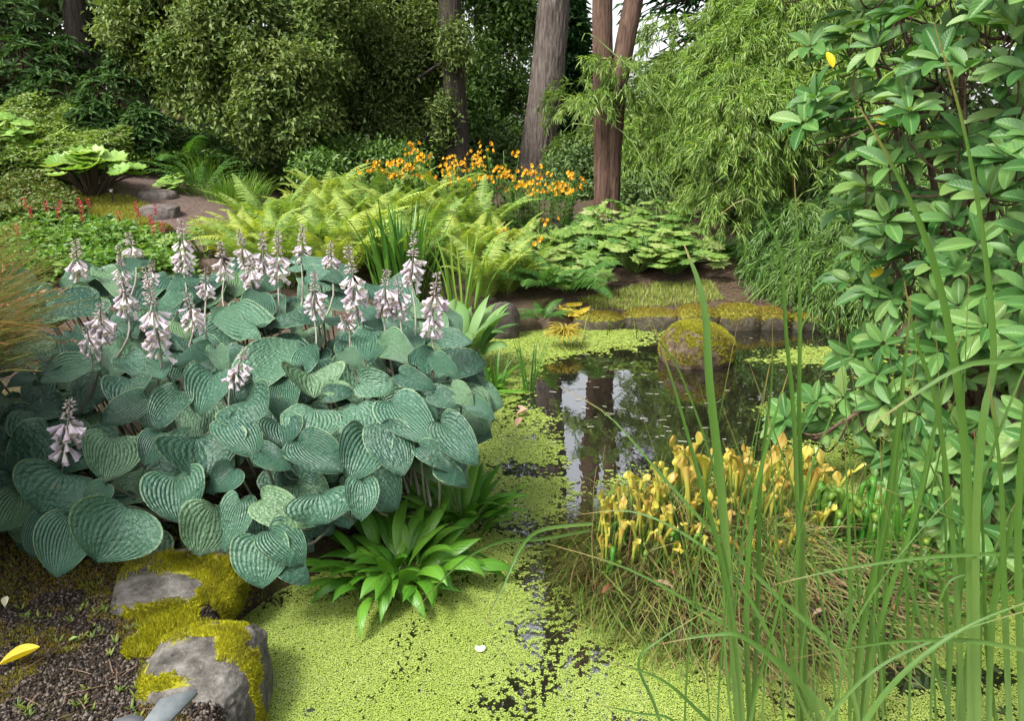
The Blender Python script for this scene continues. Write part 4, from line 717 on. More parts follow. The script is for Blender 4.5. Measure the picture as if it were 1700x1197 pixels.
# brown wiry grass at the left edge
g = rng(120); n = 12000; b = np.array([-2.2, 2.35, .2]) + g.normal(0, [.22, .22, .02], (n, 3)); az = g.normal(.1, .75, n)
t = thing('wiry_grass', 'brownish wiry grass fountain leaning in from the left picture edge', 'grass', (-2.2, 2.35, .2)); mb = MB(); pts = arcs(b, az, g.uniform(.65, 1.3, n), g.uniform(1.1, 1.57, n), g.uniform(-1.0, .5, n), 12, 1.3)
qx, qy = [a.reshape(n, 12) for a in topix(pts.reshape(-1, 3))]; k_ = (qx.max(1) < g.normal(85, 45, n)) & ~((qx > -15) & (qy > g.normal(585, 25, (n, 1)))).any(1); pts = pts[k_]; az = az[k_]; n = len(pts)
ribbons(mb, pts, np.linspace(1, .4, 12)[None] * np.full((n, 1), .0042), azside(az) + [0, 0, .8], .1); mb.build('stems', M_restio, t)
mb = MB(); m_ = 90; k = g.integers(0, n, m_); tips = pts[k, -1]; d = nrm(pts[k, -1] - pts[k, -3]); P = (tips[:, None] + d[:, None] * np.linspace(-.06, .02, 12)[None, :, None]).reshape(-1, 3); dd = np.repeat(d, 12, 0) + g.normal(0, .5, (len(P), 3)); mb.inst(LEAF_V, LEAF_F, frames(dd, g.normal(0, 1, (len(P), 3)), np.tile([.005, .016, .01], (len(P), 1))), P); mb.build('seed_heads', leafmat('seed_head', [(.25, .12, .06), (.4, .22, .11)], .7, .2, .2), t)

# ------------------------------------------------------------------ bog mound: rush tussock, pitcher plants, logs
MC = PZ(1235, 948, 0.0)
def mound_h(x, y): return np.clip(.15 * (1 - ((x - MC[0]) / .68) ** 2 - ((y - MC[1]) / .50) ** 2), -.05, 1) ** 1.0
v, f = rock_verts(MC + [0, 0, -.06], (.63, .47, .20), 91, .7, .14, 0, ICO4, .06)
tus = thing('rush_tussock', 'wide tangled tussock of thin brown and green rush stems in the near pond', 'rush', (MC[0], MC[1], 0))
mb = MB(); mb.add(v, f); mb.build('peat_mound', simple('peat', (.012, .009, .005), .9, .1, 30, (.045, .038, .015), .5), tus, True)
g = rng(130); n = 9000; q = np.stack([MC[0] + g.uniform(-.62, .6, n), MC[1] + g.uniform(-.49, .38, n)], -1); q = q[((q[:, 0] - MC[0]) / .64) ** 2 + ((q[:, 1] - MC[1]) / .49) ** 2 < 1]
q = q[(q[:, 0] < MC[0] + .15) | (g.random(len(q)) < .42)]; n = len(q)
b = np.concatenate([q, np.maximum(mound_h(q[:, 0], q[:, 1]), .0)[:, None] - .01], 1); out = np.arctan2(q[:, 1] - MC[1] - .1, q[:, 0] - MC[0] - .1); az = out + g.normal(0, .8, n); edge = np.clip(((q[:, 0] - MC[0]) / .64) ** 2 + ((q[:, 1] - MC[1]) / .49) ** 2, 0, 1)
pts = arcs(b, az, g.uniform(.12, .34, n), g.uniform(.1, 1.25, n) * (1 - .4 * edge), g.uniform(-1.6, -.2, n), 9, 1.0, g.normal(0, 1.0, n)); pts[..., 2] = np.maximum(pts[..., 2], .004)
mb = MB(); ribbons(mb, pts, np.linspace(1, .5, 9)[None] * np.full((n, 1), .0036), azside(az) + [0, 0, .6], .1); mb.build('rush_stems', M_rush, tus)
n = 900; b = PZ(g.uniform(985, 1420, n), g.uniform(810, 960, n), .1); b[:, 2] = np.maximum(mound_h(b[:, 0], b[:, 1]), 0); az = g.uniform(0, 6.28, n); pts = arcs(b, az, g.uniform(.12, .3, n), g.uniform(1.0, 1.55, n), g.uniform(-.6, 1.3, n), 9, 1.2, g.normal(0, .8, n))
mb = MB(); ribbons(mb, pts, np.linspace(1, .4, 9)[None] * np.full((n, 1), .003), azside(az), .1); mb.build('upright_stems', M_rush, tus)
def logobj(name, label, pa, pb, r, seed, mat):
    t = np.linspace(0, 1, 22)[:, None]; c = pa * (1 - t) + pb * t; p = c[None] + np.stack([c[:, 0] * 0, c[:, 0] * 0, .01 * np.sin(t[:, 0] * 7)], -1)[None]
    rr = r * (1 - .15 * t[:, 0]) * np.where((t[:, 0] < .01) | (t[:, 0] > .99), .02, 1); mb = MB(); tubes(mb, p, rr[None], 20); v = mb.v[0]; d = (fbm(v * 14, seed, 4) - .5) * r * .6; nn = nrm(v - np.repeat(p[0], 21, 0)); mb.v[0] = v + nn * d[:, None]
    return tag(mb.build(name, mat, None, True), label, 'log')
rock('peat_clod', 'dark brown clod of peat bared at the front of the tussock behind the reeds', PZ(1425, 1040, .04), (.12, .07, .055), 92, simple('peat_clod', (.010, .007, .005), .9, .1, 35, (.055, .034, .022), .9, .03), .1, .6, .3, fine=.16)
def pitcher(base, L, az, lean, r, cobra, g):
    n, k = 15, 12; t = np.linspace(0, 1, n)
    if cobra: e = np.where(t < .72, 1.5 - lean * t, 1.5 - lean * .72 - (t - .72) / .28 * 3.3)
    else: e = 1.5 - lean * t ** 1.4
    st = np.stack([np.cos(e) * math.cos(az), np.cos(e) * math.sin(az), np.sin(e)], -1); sl = np.full(n, L / (n - 1)); 
    if cobra: sl = np.where(t > .72, sl * .55, sl)
    p = base + np.cumsum(st * sl[:, None], 0); tg = nrm(np.gradient(p, axis=0)); s = np.array([-math.sin(az), math.cos(az), 0]); up = np.cross(s[None], tg)
    th = np.linspace(0, 2 * np.pi, k + 1)
    if cobra: rr = r * np.interp(t, [0, .5, .72, .84, .93, 1], [.5, .75, .9, 1.02, .95, .45])
    else: rr = r * np.interp(t, [0, .2, .75, .92, 1], [.25, .34, .72, .9, 1.35])
    v = p[:, None] + rr[:, None, None] * (np.cos(th)[None, :, None] * s[None, None] * 1.0 + np.sin(th)[None, :, None] * up[:, None])
    uv = np.stack([np.repeat(th[None] / 6.28, n, 0), np.repeat(t[:, None], k + 1, 1)], -1); mb = MB()
    mb.add(v, grid_faces(k + 1, n), uv=uv)
    if not cobra:                        # ruffled hood standing behind the open mouth
        nu, nv = 7, 7; a = np.linspace(-1, 1, nu)[None]; b = np.linspace(0, 1, nv)[:, None]; W = r * g.uniform(1.15, 2.0) * (.45 + .9 * np.sin(np.pi * np.clip(b * .8 + .12, 0, 1))) * (1 - .55 * b ** 4); Hh = L * g.uniform(.10, .24); ln = g.uniform(-.5, .7); ph = g.uniform(0, 6)
        bx = a * W; by = b * Hh; bz = ln * Hh * b ** 2 + .35 * r * np.sin(a * 5 + ph) * b * 1.6 - .5 * r * a ** 2
        q = p[-1] + up[-1] * r * 1.0 + bx[..., None] * s + by[..., None] * tg[-1] - bz[..., None] * up[-1]; mb.add(q, grid_faces(nu, nv), uv=np.stack(np.broadcast_arrays(a * 0 + .5, .8 + .35 * b), -1))
    if cobra:
        for sg in (-1, 1):
            a2 = az + sg * .5; q = arcs(p[-1][None], [a2], [L * .16], -1.0, -.2, 5); ribbons(mb, q, np.array([[.3, .9, 1, .7, .1]]) * r * .8, azside(np.array([a2])), .1)
    return mb
def pitcher_plant(label, roots, mat, seed, cobra=False, L=(.13, .22), r=(.011, .016), lean=(-.1, .5), mixed=None):
    g = rng(seed); c = np.mean([q for q in roots], 0); t = thing('pitcher_plant', label, 'pitcher plant', c, 'pitcher plants on the bog mound')
    for p in roots:
        cb_ = cobra if mixed is None else g.random() < mixed; l = g.uniform(*L)
        pitcher(np.array(p), l, g.uniform(0, 6.28), g.uniform(*lean), g.uniform(*r) * (l / .18) ** .5, cb_, g).build('pitcher', mat if mixed is None or not cb_ else M_cobra, t, True)
    return t
def roots(poly, n, seed, z0=.0):
    g = rng(seed); o = []
    while len(o) < n:
        a, b = np.array(poly).min(0), np.array(poly).max(0); x, y = g.uniform(a[0], b[0]), g.uniform(a[1], b[1])
        if inpoly(np.array([x]), np.array([y]), poly)[0]:
            p = PZ(x, y, .10); p[2] = max(.01, float(mound_h(p[0], p[1]))) + z0; o.append(p)
    return o
pitcher_plant('leftmost pitcher plant, small yellow-orange pitchers at the duckweed edge', roots([(985, 880), (1060, 850), (1110, 880), (1090, 935), (1000, 945)], 52, 1), M_pit, 141, L=(.09, .18), r=(.0055, .010))
pitcher_plant('tallest golden pitcher plant, in the middle of the mound behind the broad reed', roots([(1070, 850), (1200, 810), (1350, 830), (1400, 890), (1240, 920), (1080, 915)], 98, 2), M_pit, 142, L=(.10, .26), r=(.006, .011))
pitcher_plant('green cobra-headed pitcher plant, right end of the mound below the big shrub', roots([(1340, 900), (1400, 880), (1530, 890), (1540, 940), (1400, 945)], 44, 3), M_cobra, 143, True, (.15, .29), (.009, .013), (-.1, .3))
pitcher_plant('low green and yellow pitchers in front of the golden ones among the rush stems', roots([(1000, 880), (1330, 890), (1400, 950), (1250, 965), (990, 950)], 96, 4), M_pit, 144, False, (.06, .15), (.007, .012), (0, .9), .3)
# dead curled pitchers, red flecks
mb = MB(); g = rng(146)
for (x, y) in [(1395, 965), (1410, 975), (1375, 1000), (1130, 960), (1090, 965), (1000, 985), (1230, 880), (1480, 1000), (1350, 1020)]:
    p = PZ(x, y, .13); az = np.array([g.uniform(0, 6.28)]); ribbons(mb, arcs(p[None], az, [.07], .5, -.9, 7), np.array([[.3, .7, 1, 1, .9, .6, .2]]) * .016, azside(az), .6)
kind(mb.build('dead_pitchers', leafmat('dead_pitcher', [(.10, .035, .018), (.2, .10, .045), (.3, .22, .15)], .6, .3, .2)), 'stuff')
t = strap_plant('marsh_sprigs', 'leafy green sprigs creeping between the green pitchers and the big shrub', 'plant', PZ(1500, 960, .08), 150, .05, .14, .018, 147, M_iris, spread=.28)

# ------------------------------------------------------------------ foreground reeds
def reed(name, label, blades, seed, group='tall reeds at the near edge of the pond'):
    g = rng(seed); bl = []
    for pts, wpx, Y in blades:
        p = smoothpath(pts, 22); tt = np.linspace(0, 1, 22); Y0, Y1 = Y if isinstance(Y, tuple) else (Y, Y); q = PY(p[:, 0], p[:, 1], Y0 + (Y1 - Y0) * tt); bl.append((q, wpx * .66 * depth(q[0]) / F, g.uniform(-.5, .5)))
    base = np.mean([b[0][0] for b in bl], 0); t = thing(name, label, 'reed', base, group)
    for q, wd, tw in bl:
        tg = nrm(np.gradient(q, axis=0)); vw = nrm(CAM - q); sd = nrm(np.cross(tg, vw)); a = tw + np.linspace(0, g.uniform(-.7, .7), 22); sd = sd * np.cos(a)[:, None] + vw * np.sin(a)[:, None]
        pr = np.interp(np.linspace(0, 1, 22), [0, .3, .6, .85, 1], [.9, 1, .74, .36, .03]); mb = MB(); ribbons(mb, q[None], (pr * wd)[None], sd[None], .22); mb.build('blade', M_reed, t, True)
    return t
reed('reed', 'reed with the broadest flat pale blade, in front of the golden pitchers', [([(1232, 1290), (1212, 1000), (1196, 800), (1178, 640), (1172, 530), (1160, 470), (1146, 432), (1135, 404)], 20, (1.62, 1.75)), ([(1250, 1290), (1240, 1050), (1250, 850), (1285, 700), (1310, 615)], 15, 1.66), ([(1240, 1290), (1222, 1080), (1195, 920), (1160, 790), (1118, 640), (1083, 535)], 14, (1.6, 1.68)), ([(1225, 1280), (1205, 1100), (1200, 900), (1186, 780), (1130, 620), (1090, 560), (1062, 500)], 7, 1.68), ([(1245, 1290), (1258, 1000), (1262, 800), (1280, 640), (1282, 525)], 12, 1.7)], 1)
reed('reed', 'slender reed with one blade folded over in an arch against the dark bamboo hollow', [([(1332, 1290), (1328, 1000), (1318, 700), (1305, 560), (1296, 430), (1278, 375), (1240, 330), (1188, 362)], 10, 1.72), ([(1340, 1290), (1335, 1000), (1327, 700), (1328, 520), (1323, 380), (1318, 282)], 10, 1.75), ([(1330, 1280), (1322, 1100), (1325, 900), (1340, 800), (1380, 690), (1400, 620)], 8, 1.7)], 2)
reed('reed', 'fanned reed shoot in front of the green cobra pitchers', [([(1415, 1290), (1432, 1050), (1470, 850), (1500, 620), (1512, 488)], 15, 1.62), ([(1420, 1290), (1445, 1050), (1488, 780), (1506, 560)], 10, 1.66), ([(1425, 1290), (1455, 1060), (1520, 850), (1565, 650), (1600, 545)], 12, 1.6), ([(1410, 1290), (1412, 1000), (1408, 850), (1402, 730)], 9, 1.68), ([(1430, 1290), (1490, 1000), (1545, 760), (1560, 640)], 8, 1.7)], 3)
reed('reed', 'stout reed whose tall blades cross the big glossy shrub', [([(1612, 1290), (1612, 1000), (1604, 760), (1575, 540), (1535, 390), (1480, 270), (1420, 165)], 20, (1.5, 1.6)), ([(1625, 1290), (1620, 900), (1632, 700), (1650, 600), (1636, 420), (1600, 210), (1545, 20)], 17, (1.48, 1.6)), ([(1600, 1290), (1590, 1000), (1560, 700), (1520, 560), (1500, 460)], 12, 1.56), ([(1640, 1290), (1650, 1000), (1700, 800), (1740, 600)], 15, 1.5), ([(1605, 1290), (1560, 1130), (1500, 940), (1455, 800)], 11, 1.55)], 4)
reed('reed', 'reed with the wide blade arching level across the lower shrub leaves', [([(1690, 1290), (1712, 1000), (1750, 740), (1740, 610), (1660, 600), (1590, 612), (1500, 668), (1435, 716)], 17, 1.5), ([(1680, 1290), (1668, 1000), (1662, 800), (1640, 620)], 14, 1.48), ([(1700, 1290), (1690, 900), (1700, 700), (1715, 560)], 16, 1.46), ([(1670, 1290), (1640, 1100), (1630, 860), (1615, 700)], 10, 1.52)], 5)
reed('reed', 'reed leaning far left, blades trailing over the duckweed and tussock', [([(1430, 1290), (1380, 1190), (1300, 1110), (1200, 1035), (1050, 948), (905, 902)], 13, (1.5, 1.8)), ([(1440, 1290), (1400, 1100), (1300, 1000), (1180, 880), (1090, 780), (1010, 690), (925, 640)], 11, (1.5, 1.9)), ([(1380, 1290), (1300, 1100), (1220, 960), (1140, 890), (1050, 850), (958, 855)], 10, (1.55, 1.85)), ([(1390, 1290), (1340, 1150), (1240, 1062), (1180, 1055), (1095, 1070)], 14, 1.5), ([(1400, 1290), (1345, 1180), (1330, 1100), (1355, 930)], 8, 1.55)], 6)
reed('reed', 'reed with long flat-lying blades across the tussock at the lower right', [([(1800, 1100), (1640, 1068), (1550, 1063), (1450, 1070), (1305, 1096)], 12, 1.42), ([(1820, 930), (1700, 920), (1550, 925), (1400, 945), (1280, 972)], 11, 1.5), ([(1380, 1290), (1480, 1140), (1600, 1045), (1750, 985)], 15, 1.4), ([(1300, 1290), (1430, 1130), (1560, 1060), (1720, 1010)], 9, 1.45), ([(1770, 1000), (1660, 900), (1560, 850), (1440, 800)], 8, 1.55)], 7)
reed('reed', 'low spreading reed at the bottom edge over the duckweed', [([(1120, 1290), (1090, 1180), (1060, 1100), (1100, 1060), (1180, 1010)], 8, 1.55), ([(1160, 1290), (1120, 1200), (1060, 1185), (990, 1170)], 8, 1.5), ([(1230, 1290), (1255, 1150), (1290, 1020), (1310, 920)], 9, 1.55), ([(1290, 1290), (1180, 1200), (1100, 1130), (1010, 1100)], 10, 1.5)], 8)
reed('reed', 'single bent reed blade lying over the strap-leaved plant', [([(980, 880), (900, 895), (830, 900), (760, 938), (682, 1022)], 9, (2.2, 1.95)), ([(985, 870), (900, 880), (865, 910), (835, 975), (800, 1045)], 9, (2.2, 1.85))], 9)
g = rng(160); bl = []
for i in range(11):
    x = g.uniform(1480, 1740); top = g.uniform(350, 900); dx = g.normal(0, 110); bl.append(([(x, 1290), (x + dx * .1, 1000), (x + dx * .5, (1000 + top) / 2), (x + dx * 1.2, top)], g.uniform(4, 10), g.uniform(1.45, 1.9)))
reed('reed', 'dense upright reed stand at the right picture edge', bl, 10)
bl = []
for i in range(34):
    x = g.uniform(1130, 1600); top = g.uniform(480, 960); dx = g.normal(20, 130); bl.append(([(x, 1290), (x + dx * .1, 1080), (x + dx * .45, (1080 + top) / 2), (x + dx, top)], g.uniform(3, 6.5), g.uniform(1.5, 2.0)))
reed('reed', 'thin scattered young reed blades between the stout shoots', bl, 12)

# ------------------------------------------------------------------ big rhododendron on the right
RL = leafgrid(7, 12, lambda v: np.sin(np.pi * np.clip((v * .95 + .035) ** 1.12, 0, 1)) ** .6, .13, -.15)
def whorls(name, label, cat, tips, axes, nleaf, L, wd, mat, seed, root, nodes, elev=(.0, .5), group=None, stem_r=.006):
    g = rng(seed); t = thing(name, label, cat, root, group); n = len(tips); cnt = g.integers(nleaf[0], nleaf[1] + 1, n); idx = np.repeat(np.arange(n), cnt); N = len(idx)
    k = np.concatenate([np.arange(c) for c in cnt]); th = k * 2.4 + np.repeat(g.uniform(0, 6.28, n), cnt) + g.normal(0, .2, N); ax = nrm(axes)[idx]; a = nrm(np.cross(ax, [0.3, .2, 1.]) + 1e-6); b = np.cross(ax, a)
    e = g.uniform(*elev, N) + .5 * (k / np.maximum(cnt[idx] - 1, 1)); rad = a * np.cos(th)[:, None] + b * np.sin(th)[:, None]; y = rad * np.cos(e)[:, None] + ax * np.sin(e)[:, None]; y[:, 2] -= .06
    nn = ax * np.cos(e)[:, None] - rad * np.sin(e)[:, None] + g.normal(0, .12, (N, 3)); l = g.uniform(*L, N) * (1.08 - .35 * (k / np.maximum(cnt[idx], 1))); w_ = l * g.uniform(*wd, N)
    mb = MB(); mb.inst(RL[0], RL[1], frames(y, nn, np.stack([w_, l, l], -1)), tips[idx] + y * .012 - ax * (np.repeat(g.uniform(.0, .03, n), cnt))[:, None], RL[2]); mb.build('foliage', mat, t, True)
    nodes = np.array(nodes); far_ = len(nodes) % 8 == 0 and stem_r > .01; d = np.linalg.norm(tips[:, None] - nodes[None], axis=-1); j = d.argmin(1); q0 = nodes[j]; q2 = tips; back = tips - nrm(axes) * .12; P = np.stack([smoothpath([q0[i], q0[i] * .5 + back[i] * .5 + [0, 0, -.04], back[i], q2[i]], 10) for i in range(n)]); sb = MB(); tubes(sb, P, np.repeat(np.linspace(stem_r, .0022, 10)[None], n, 0), 5)
    if far_: tubes(sb, nodes.reshape(-1, 8, 3), np.repeat(np.linspace(.04, .012, 8)[None], len(nodes) // 8, 0), 6)
    sb.build('twig_sprays', M_twig, t, True); return t
RP1 = [(1345, 40), (1420, 0), (1720, -60), (1760, 960), (1620, 900), (1500, 860), (1470, 800), (1400, 740), (1300, 720), (1290, 690), (1380, 655), (1440, 640), (1425, 590), (1445, 555), (1480, 520), (1430, 480), (1400, 460), (1440, 400), (1430, 330), (1400, 330), (1440, 290), (1350, 225), (1330, 200), (1345, 150), (1390, 110)]
g = rng(170); tips = [PY(a_, b_, 3.3 + .25 * math.sin(a_ * 3.7 + b_)) for a_, b_ in [(1345, 72), (1388, 55), (1352, 160), (1334, 203), (1372, 215), (1398, 150), (1405, 338), (1440, 392), (1392, 455), (1428, 415), (1442, 560), (1418, 590), (1388, 660), (1302, 692), (1345, 722), (1425, 18), (1455, 75), (1440, 250), (1402, 255)]]; tries = 0
def farok(p, d): return all(np.linalg.norm(p - q) > d for q in tips)
while len(tips) < 265 and tries < 30000:
    tries += 1; x, y = g.uniform(1285, 1760), g.uniform(-120, 960); lay = g.choice([0, .35, .75], p=[.6, .25, .15])
    if not inpoly(np.array([x]), np.array([y]), RP1)[0] and y > -40: continue
    if lay > 0 and x < 1440: continue
    if x < 1470 and g.random() < .45: continue
    Y = 3.35 - .95 * np.clip((x - 1330) / 380, 0, 1.1) - .25 * np.clip((y - 450) / 400, 0, 1) + .5 * (fbm(np.array([[x / 90., y / 90.]]), 7, 2)[0] - .5) + lay
    p = PY(x, y, Y)
    if p[2] < .08: continue
    if fbm(np.array([[x / 60., y / 60.]]), 77, 2)[0] < .40: continue
    if farok(p, .105 if lay == 0 else .16): tips.append(p)
while len(tips) < 400:                    # the side of the bush beyond the picture edge
    d = nrm(g.normal(0, 1, 3) + [.1, -.2, .2]); p = np.array([2.7, 3.0, 1.25]) + d * [1.15, .85, 1.25] * g.uniform(.85, 1.05)
    if p[2] > .15 and topix(p)[0] > 1740 and farok(p, .13): tips.append(p)
tips = np.array(tips); rc = np.array([2.1, 3.2, .6]); axes = nrm(tips - rc) * [.8, .8, .4] + [-.2, -.35, .85] + g.normal(0, .22, tips.shape)
rr_ = np.array([2.2, 3.3, .1]); limbs = []; lm = MB()
for tip in [PY(1440, 60, 3.5), PY(1420, 200, 3.5), PY(1560, 140, 3.1), PY(1500, 330, 3.4), PY(1480, 430, 3.3), PY(1560, 560, 3.0), PY(1450, 640, 3.0), PY(1400, 700, 2.95), PY(1620, 300, 2.8), PY(1650, 500, 2.6), PY(1600, 760, 2.6), PY(1700, 50, 2.9), PY(1680, 700, 2.4), PY(1640, -150, 3.1), PY(1470, -100, 3.4), np.array([3.3, 2.7, 1.2]), np.array([3.1, 2.8, 2.1]), np.array([3.5, 3.2, .7]), np.array([2.8, 2.3, .7])]:
    q = smoothpath([rr_, rr_ * .6 + tip * .4 + [0, .1, .12 * (tip[2] > .8)], rr_ * .25 + tip * .75 + g.normal(0, .06, 3), tip], 18); limbs.append(q); tubes(lm, q[None], np.linspace(.022, .006, 18)[None], 7)
t = whorls('rhododendron', 'large glossy rhododendron bush filling the right side above the reeds', 'shrub', tips, axes, (6, 9), (.088, .135), (.37, .47), M_rhodo, 171, rr_, np.concatenate(limbs)); lm.build('branches', M_twig, t, True)
lf = MB(); 
for (x, y, a) in [(1466, 447, -1.9), (1372, 86, 2.6), (1470, 205, -1.2)]:
    yv = np.array([[math.sin(a) * .8, -.3, math.cos(a) * .9]]); lf.inst(RL[0], RL[1], frames(yv, np.array([[0., -1, .3]]), [[.03, .06, .06]]), PY(x, y, 3.05)[None], RL[2])
lf.build('yellowed_leaves', M_yel, t, True)

# ------------------------------------------------------------------ bamboo
def bamboo(label, blobs, nstr, seed, root, mat, nculm=14, per=34, ll=(.075, .13), slen=(.3, .6)):
    g = rng(seed); t = thing('bamboo_clump', label, 'bamboo', root, 'arching bamboo behind the pond'); wt = np.array([b[3] * b[4] * b[5] for b in blobs], float); wt /= wt.sum(); bi = g.choice(len(blobs), nstr, p=wt); C = np.array([PY(b[0], b[1], b[2]) for b in blobs]); dd = depth(C); Rx = np.array([b[3] for b in blobs]) * dd / F; Rz = np.array([b[4] for b in blobs]) * dd / F; Ry = np.minimum(Rx, Rz) * .8
    d = nrm(g.normal(0, 1, (nstr, 3)) * [1, 1, .8] + [0, -.5, .65]); rf = g.uniform(.6, 1.0, nstr) ** .5; P = C[bi] + d * np.stack([Rx[bi], Ry[bi], Rz[bi]], -1) * rf[:, None]
    az = np.arctan2(d[:, 1] - .4, d[:, 0]) + g.normal(0, .5, nstr); n = 9; L = g.uniform(*slen, nstr); pts = arcs(P, az, L, g.uniform(-.2, .7, nstr), g.uniform(-1.5, -.9, nstr), n, .8); sb = MB(); tubes(sb, pts, np.full((nstr, n), .0018), 3)
    kk = g.uniform(.15, 1, (nstr, per)); f_ = kk * (n - 1.001); i0 = f_.astype(int); fr = (f_ - i0)[..., None]; A = np.take_along_axis(pts, i0[..., None], 1); B = np.take_along_axis(pts, i0[..., None] + 1, 1); Q = (A * (1 - fr) + B * fr).reshape(-1, 3); tg = nrm(B - A).reshape(-1, 3); N = len(Q)
    y = nrm(tg * .9 + g.normal(0, .55, (N, 3)) + [0, 0, -.35]); l = g.uniform(*ll, N); mb = MB(); mb.inst(np.array([[0, 0, 0], [-.5, .3, .12], [0, 1, -.12], [.5, .3, .12]]), LEAF_F, frames(y, g.normal(0, .6, (N, 3)) + [0, -.5, .7], np.stack([l * .12, l, l * .6], -1)), Q + g.normal(0, .012, (N, 3))); mb.build('foliage', mat, t); sb.build('branchlets', M_stem, t)
    cm = MB(); tg_ = C[g.integers(0, len(C), nculm)] + g.normal(0, .25, (nculm, 3)); b0 = np.array(root) + g.normal(0, .3, (nculm, 3)) * [1, 1, 0]
    q = np.stack([smoothpath([b0[i], b0[i] * .6 + tg_[i] * .4 + [0, 0, .5], tg_[i] + [0, .1, .1], tg_[i] + nrm(tg_[i] - b0[i]) * .3 + [0, -.1, -.2]], 16) for i in range(nculm)]); tubes(cm, q, np.repeat(np.linspace(.012, .003, 16)[None], nculm, 0), 6); cm.build('culms', M_stem, t, True); return t
bamboo('tall arching bamboo forming the upper leafy dome right of the red-brown trunk', [(1275, 110, 8.2, 105, 70, 4), (1215, 165, 7.9, 50, 60, 2.5), (1380, 50, 8.3, 150, 80, 4), (1340, 30, 8.8, 150, 70, 2), (1215, 255, 7.5, 45, 60, 3), (1255, 190, 7.6, 60, 50, 3), (1330, 170, 7.7, 55, 50, 3), (1300, 235, 7.5, 25, 40, 1.5), (1410, 150, 7.8, 80, 50, 3), (1480, 40, 8.3, 120, 120, 3), (1205, 345, 7.4, 35, 40, 1), (1480, 230, 8.4, 70, 60, 1.5), (1240, 330, 8.9, 90, 50, .8), (1390, 260, 9.0, 90, 70, .8), (1150, 215, 9.2, 45, 60, 1.2)], 3300, 181, (3.2, 8.6, .4), M_bamboo, 24, 46, (.07, .118), slen=(.25, .5))
bamboo('paler bamboo thicket farther back, its sprays filling the gap beside the red-brown trunk', [(1045, 255, 13, 45, 60, 3), (1090, 215, 13.4, 50, 45, 2.5), (1140, 270, 13, 60, 85, 4), (1085, 300, 12.6, 60, 50, 4), (975, 265, 13.5, 35, 60, 2), (960, 170, 13.5, 30, 45, 1), (1020, 190, 13.6, 30, 40, 1), (1100, 350, 12.4, 80, 35, 3), (1130, 165, 13.4, 40, 40, .9), (1085, 120, 13.6, 30, 30, .5), (1145, 140, 12.6, 45, 55, 2), (1180, 230, 12.6, 45, 80, 2), (1122, 60, 12.6, 38, 36, .9)], 1200, 184, (2.6, 13.5, .8), M_bamboo, 16, 36, (.12, .19), (.4, .8))
bamboo('loose bamboo sprays hanging in front of the red-brown trunk', [(1010, 110, 9.1, 45, 14, 1), (1000, 165, 9.1, 45, 14, 1.4), (1060, 140, 9.1, 40, 16, 1), (975, 170, 9.1, 30, 14, .8)], 85, 182, (2.1, 8.9, .45), M_bamboo, 3, 26, slen=(.2, .4))
bamboo('low bamboo mass draping down to the water behind the big shrub', [(1365, 455, 6.9, 70, 60, 3), (1430, 470, 6.6, 90, 60, 3), (1320, 385, 7.3, 40, 50, 1.5), (1395, 400, 7.3, 50, 40, 1.5), (1480, 400, 6.8, 60, 100, 3), (1450, 310, 7.4, 40, 50, 1.2), (1540, 360, 7.3, 80, 130, 2), (1410, 500, 6.5, 85, 35, 2), (1335, 480, 6.8, 40, 40, 1)], 2100, 183, (3.3, 7.4, .3), M_bamboo2, 18, 44, (.07, .115))

# ------------------------------------------------------------------ trees and shrubs
def trunk(mb, path, r0, r1, seed, nth=72, nz=150, amp=.06, flare=.5, ks=7.0):
    p = smoothpath(path, nz); t = np.linspace(0, 1, nz); th = np.linspace(0, 2 * np.pi, nth + 1); tg = nrm(np.gradient(p, axis=0)); a = nrm(np.cross(tg, [0, 1., 0])); b = np.cross(tg, a); r = r0 + (r1 - r0) * t + r0 * flare * np.exp(-t * 28)
    H = np.concatenate([[0], np.cumsum(np.linalg.norm(np.diff(p, axis=0), axis=1))]); q = np.stack(np.broadcast_arrays(np.cos(th)[None] * ks * 1.2, np.sin(th)[None] * ks * 1.2, H[:, None] * 2.2), -1)
    n1 = fbm(q + seed, seed, 4); rid = 1 - np.abs(n1 - .5) * 4; rr = r[:, None] * (1 + amp * rid + .06 * (fbm(q * .12 + seed, seed + 3, 2) - .5))
    rr[:, -1] = rr[:, 0]; v = p[:, None] + rr[..., None] * (np.cos(th)[None, :, None] * a[:, None] + np.sin(th)[None, :, None] * b[:, None]); return mb.add(v, grid_faces(nth + 1, nz))
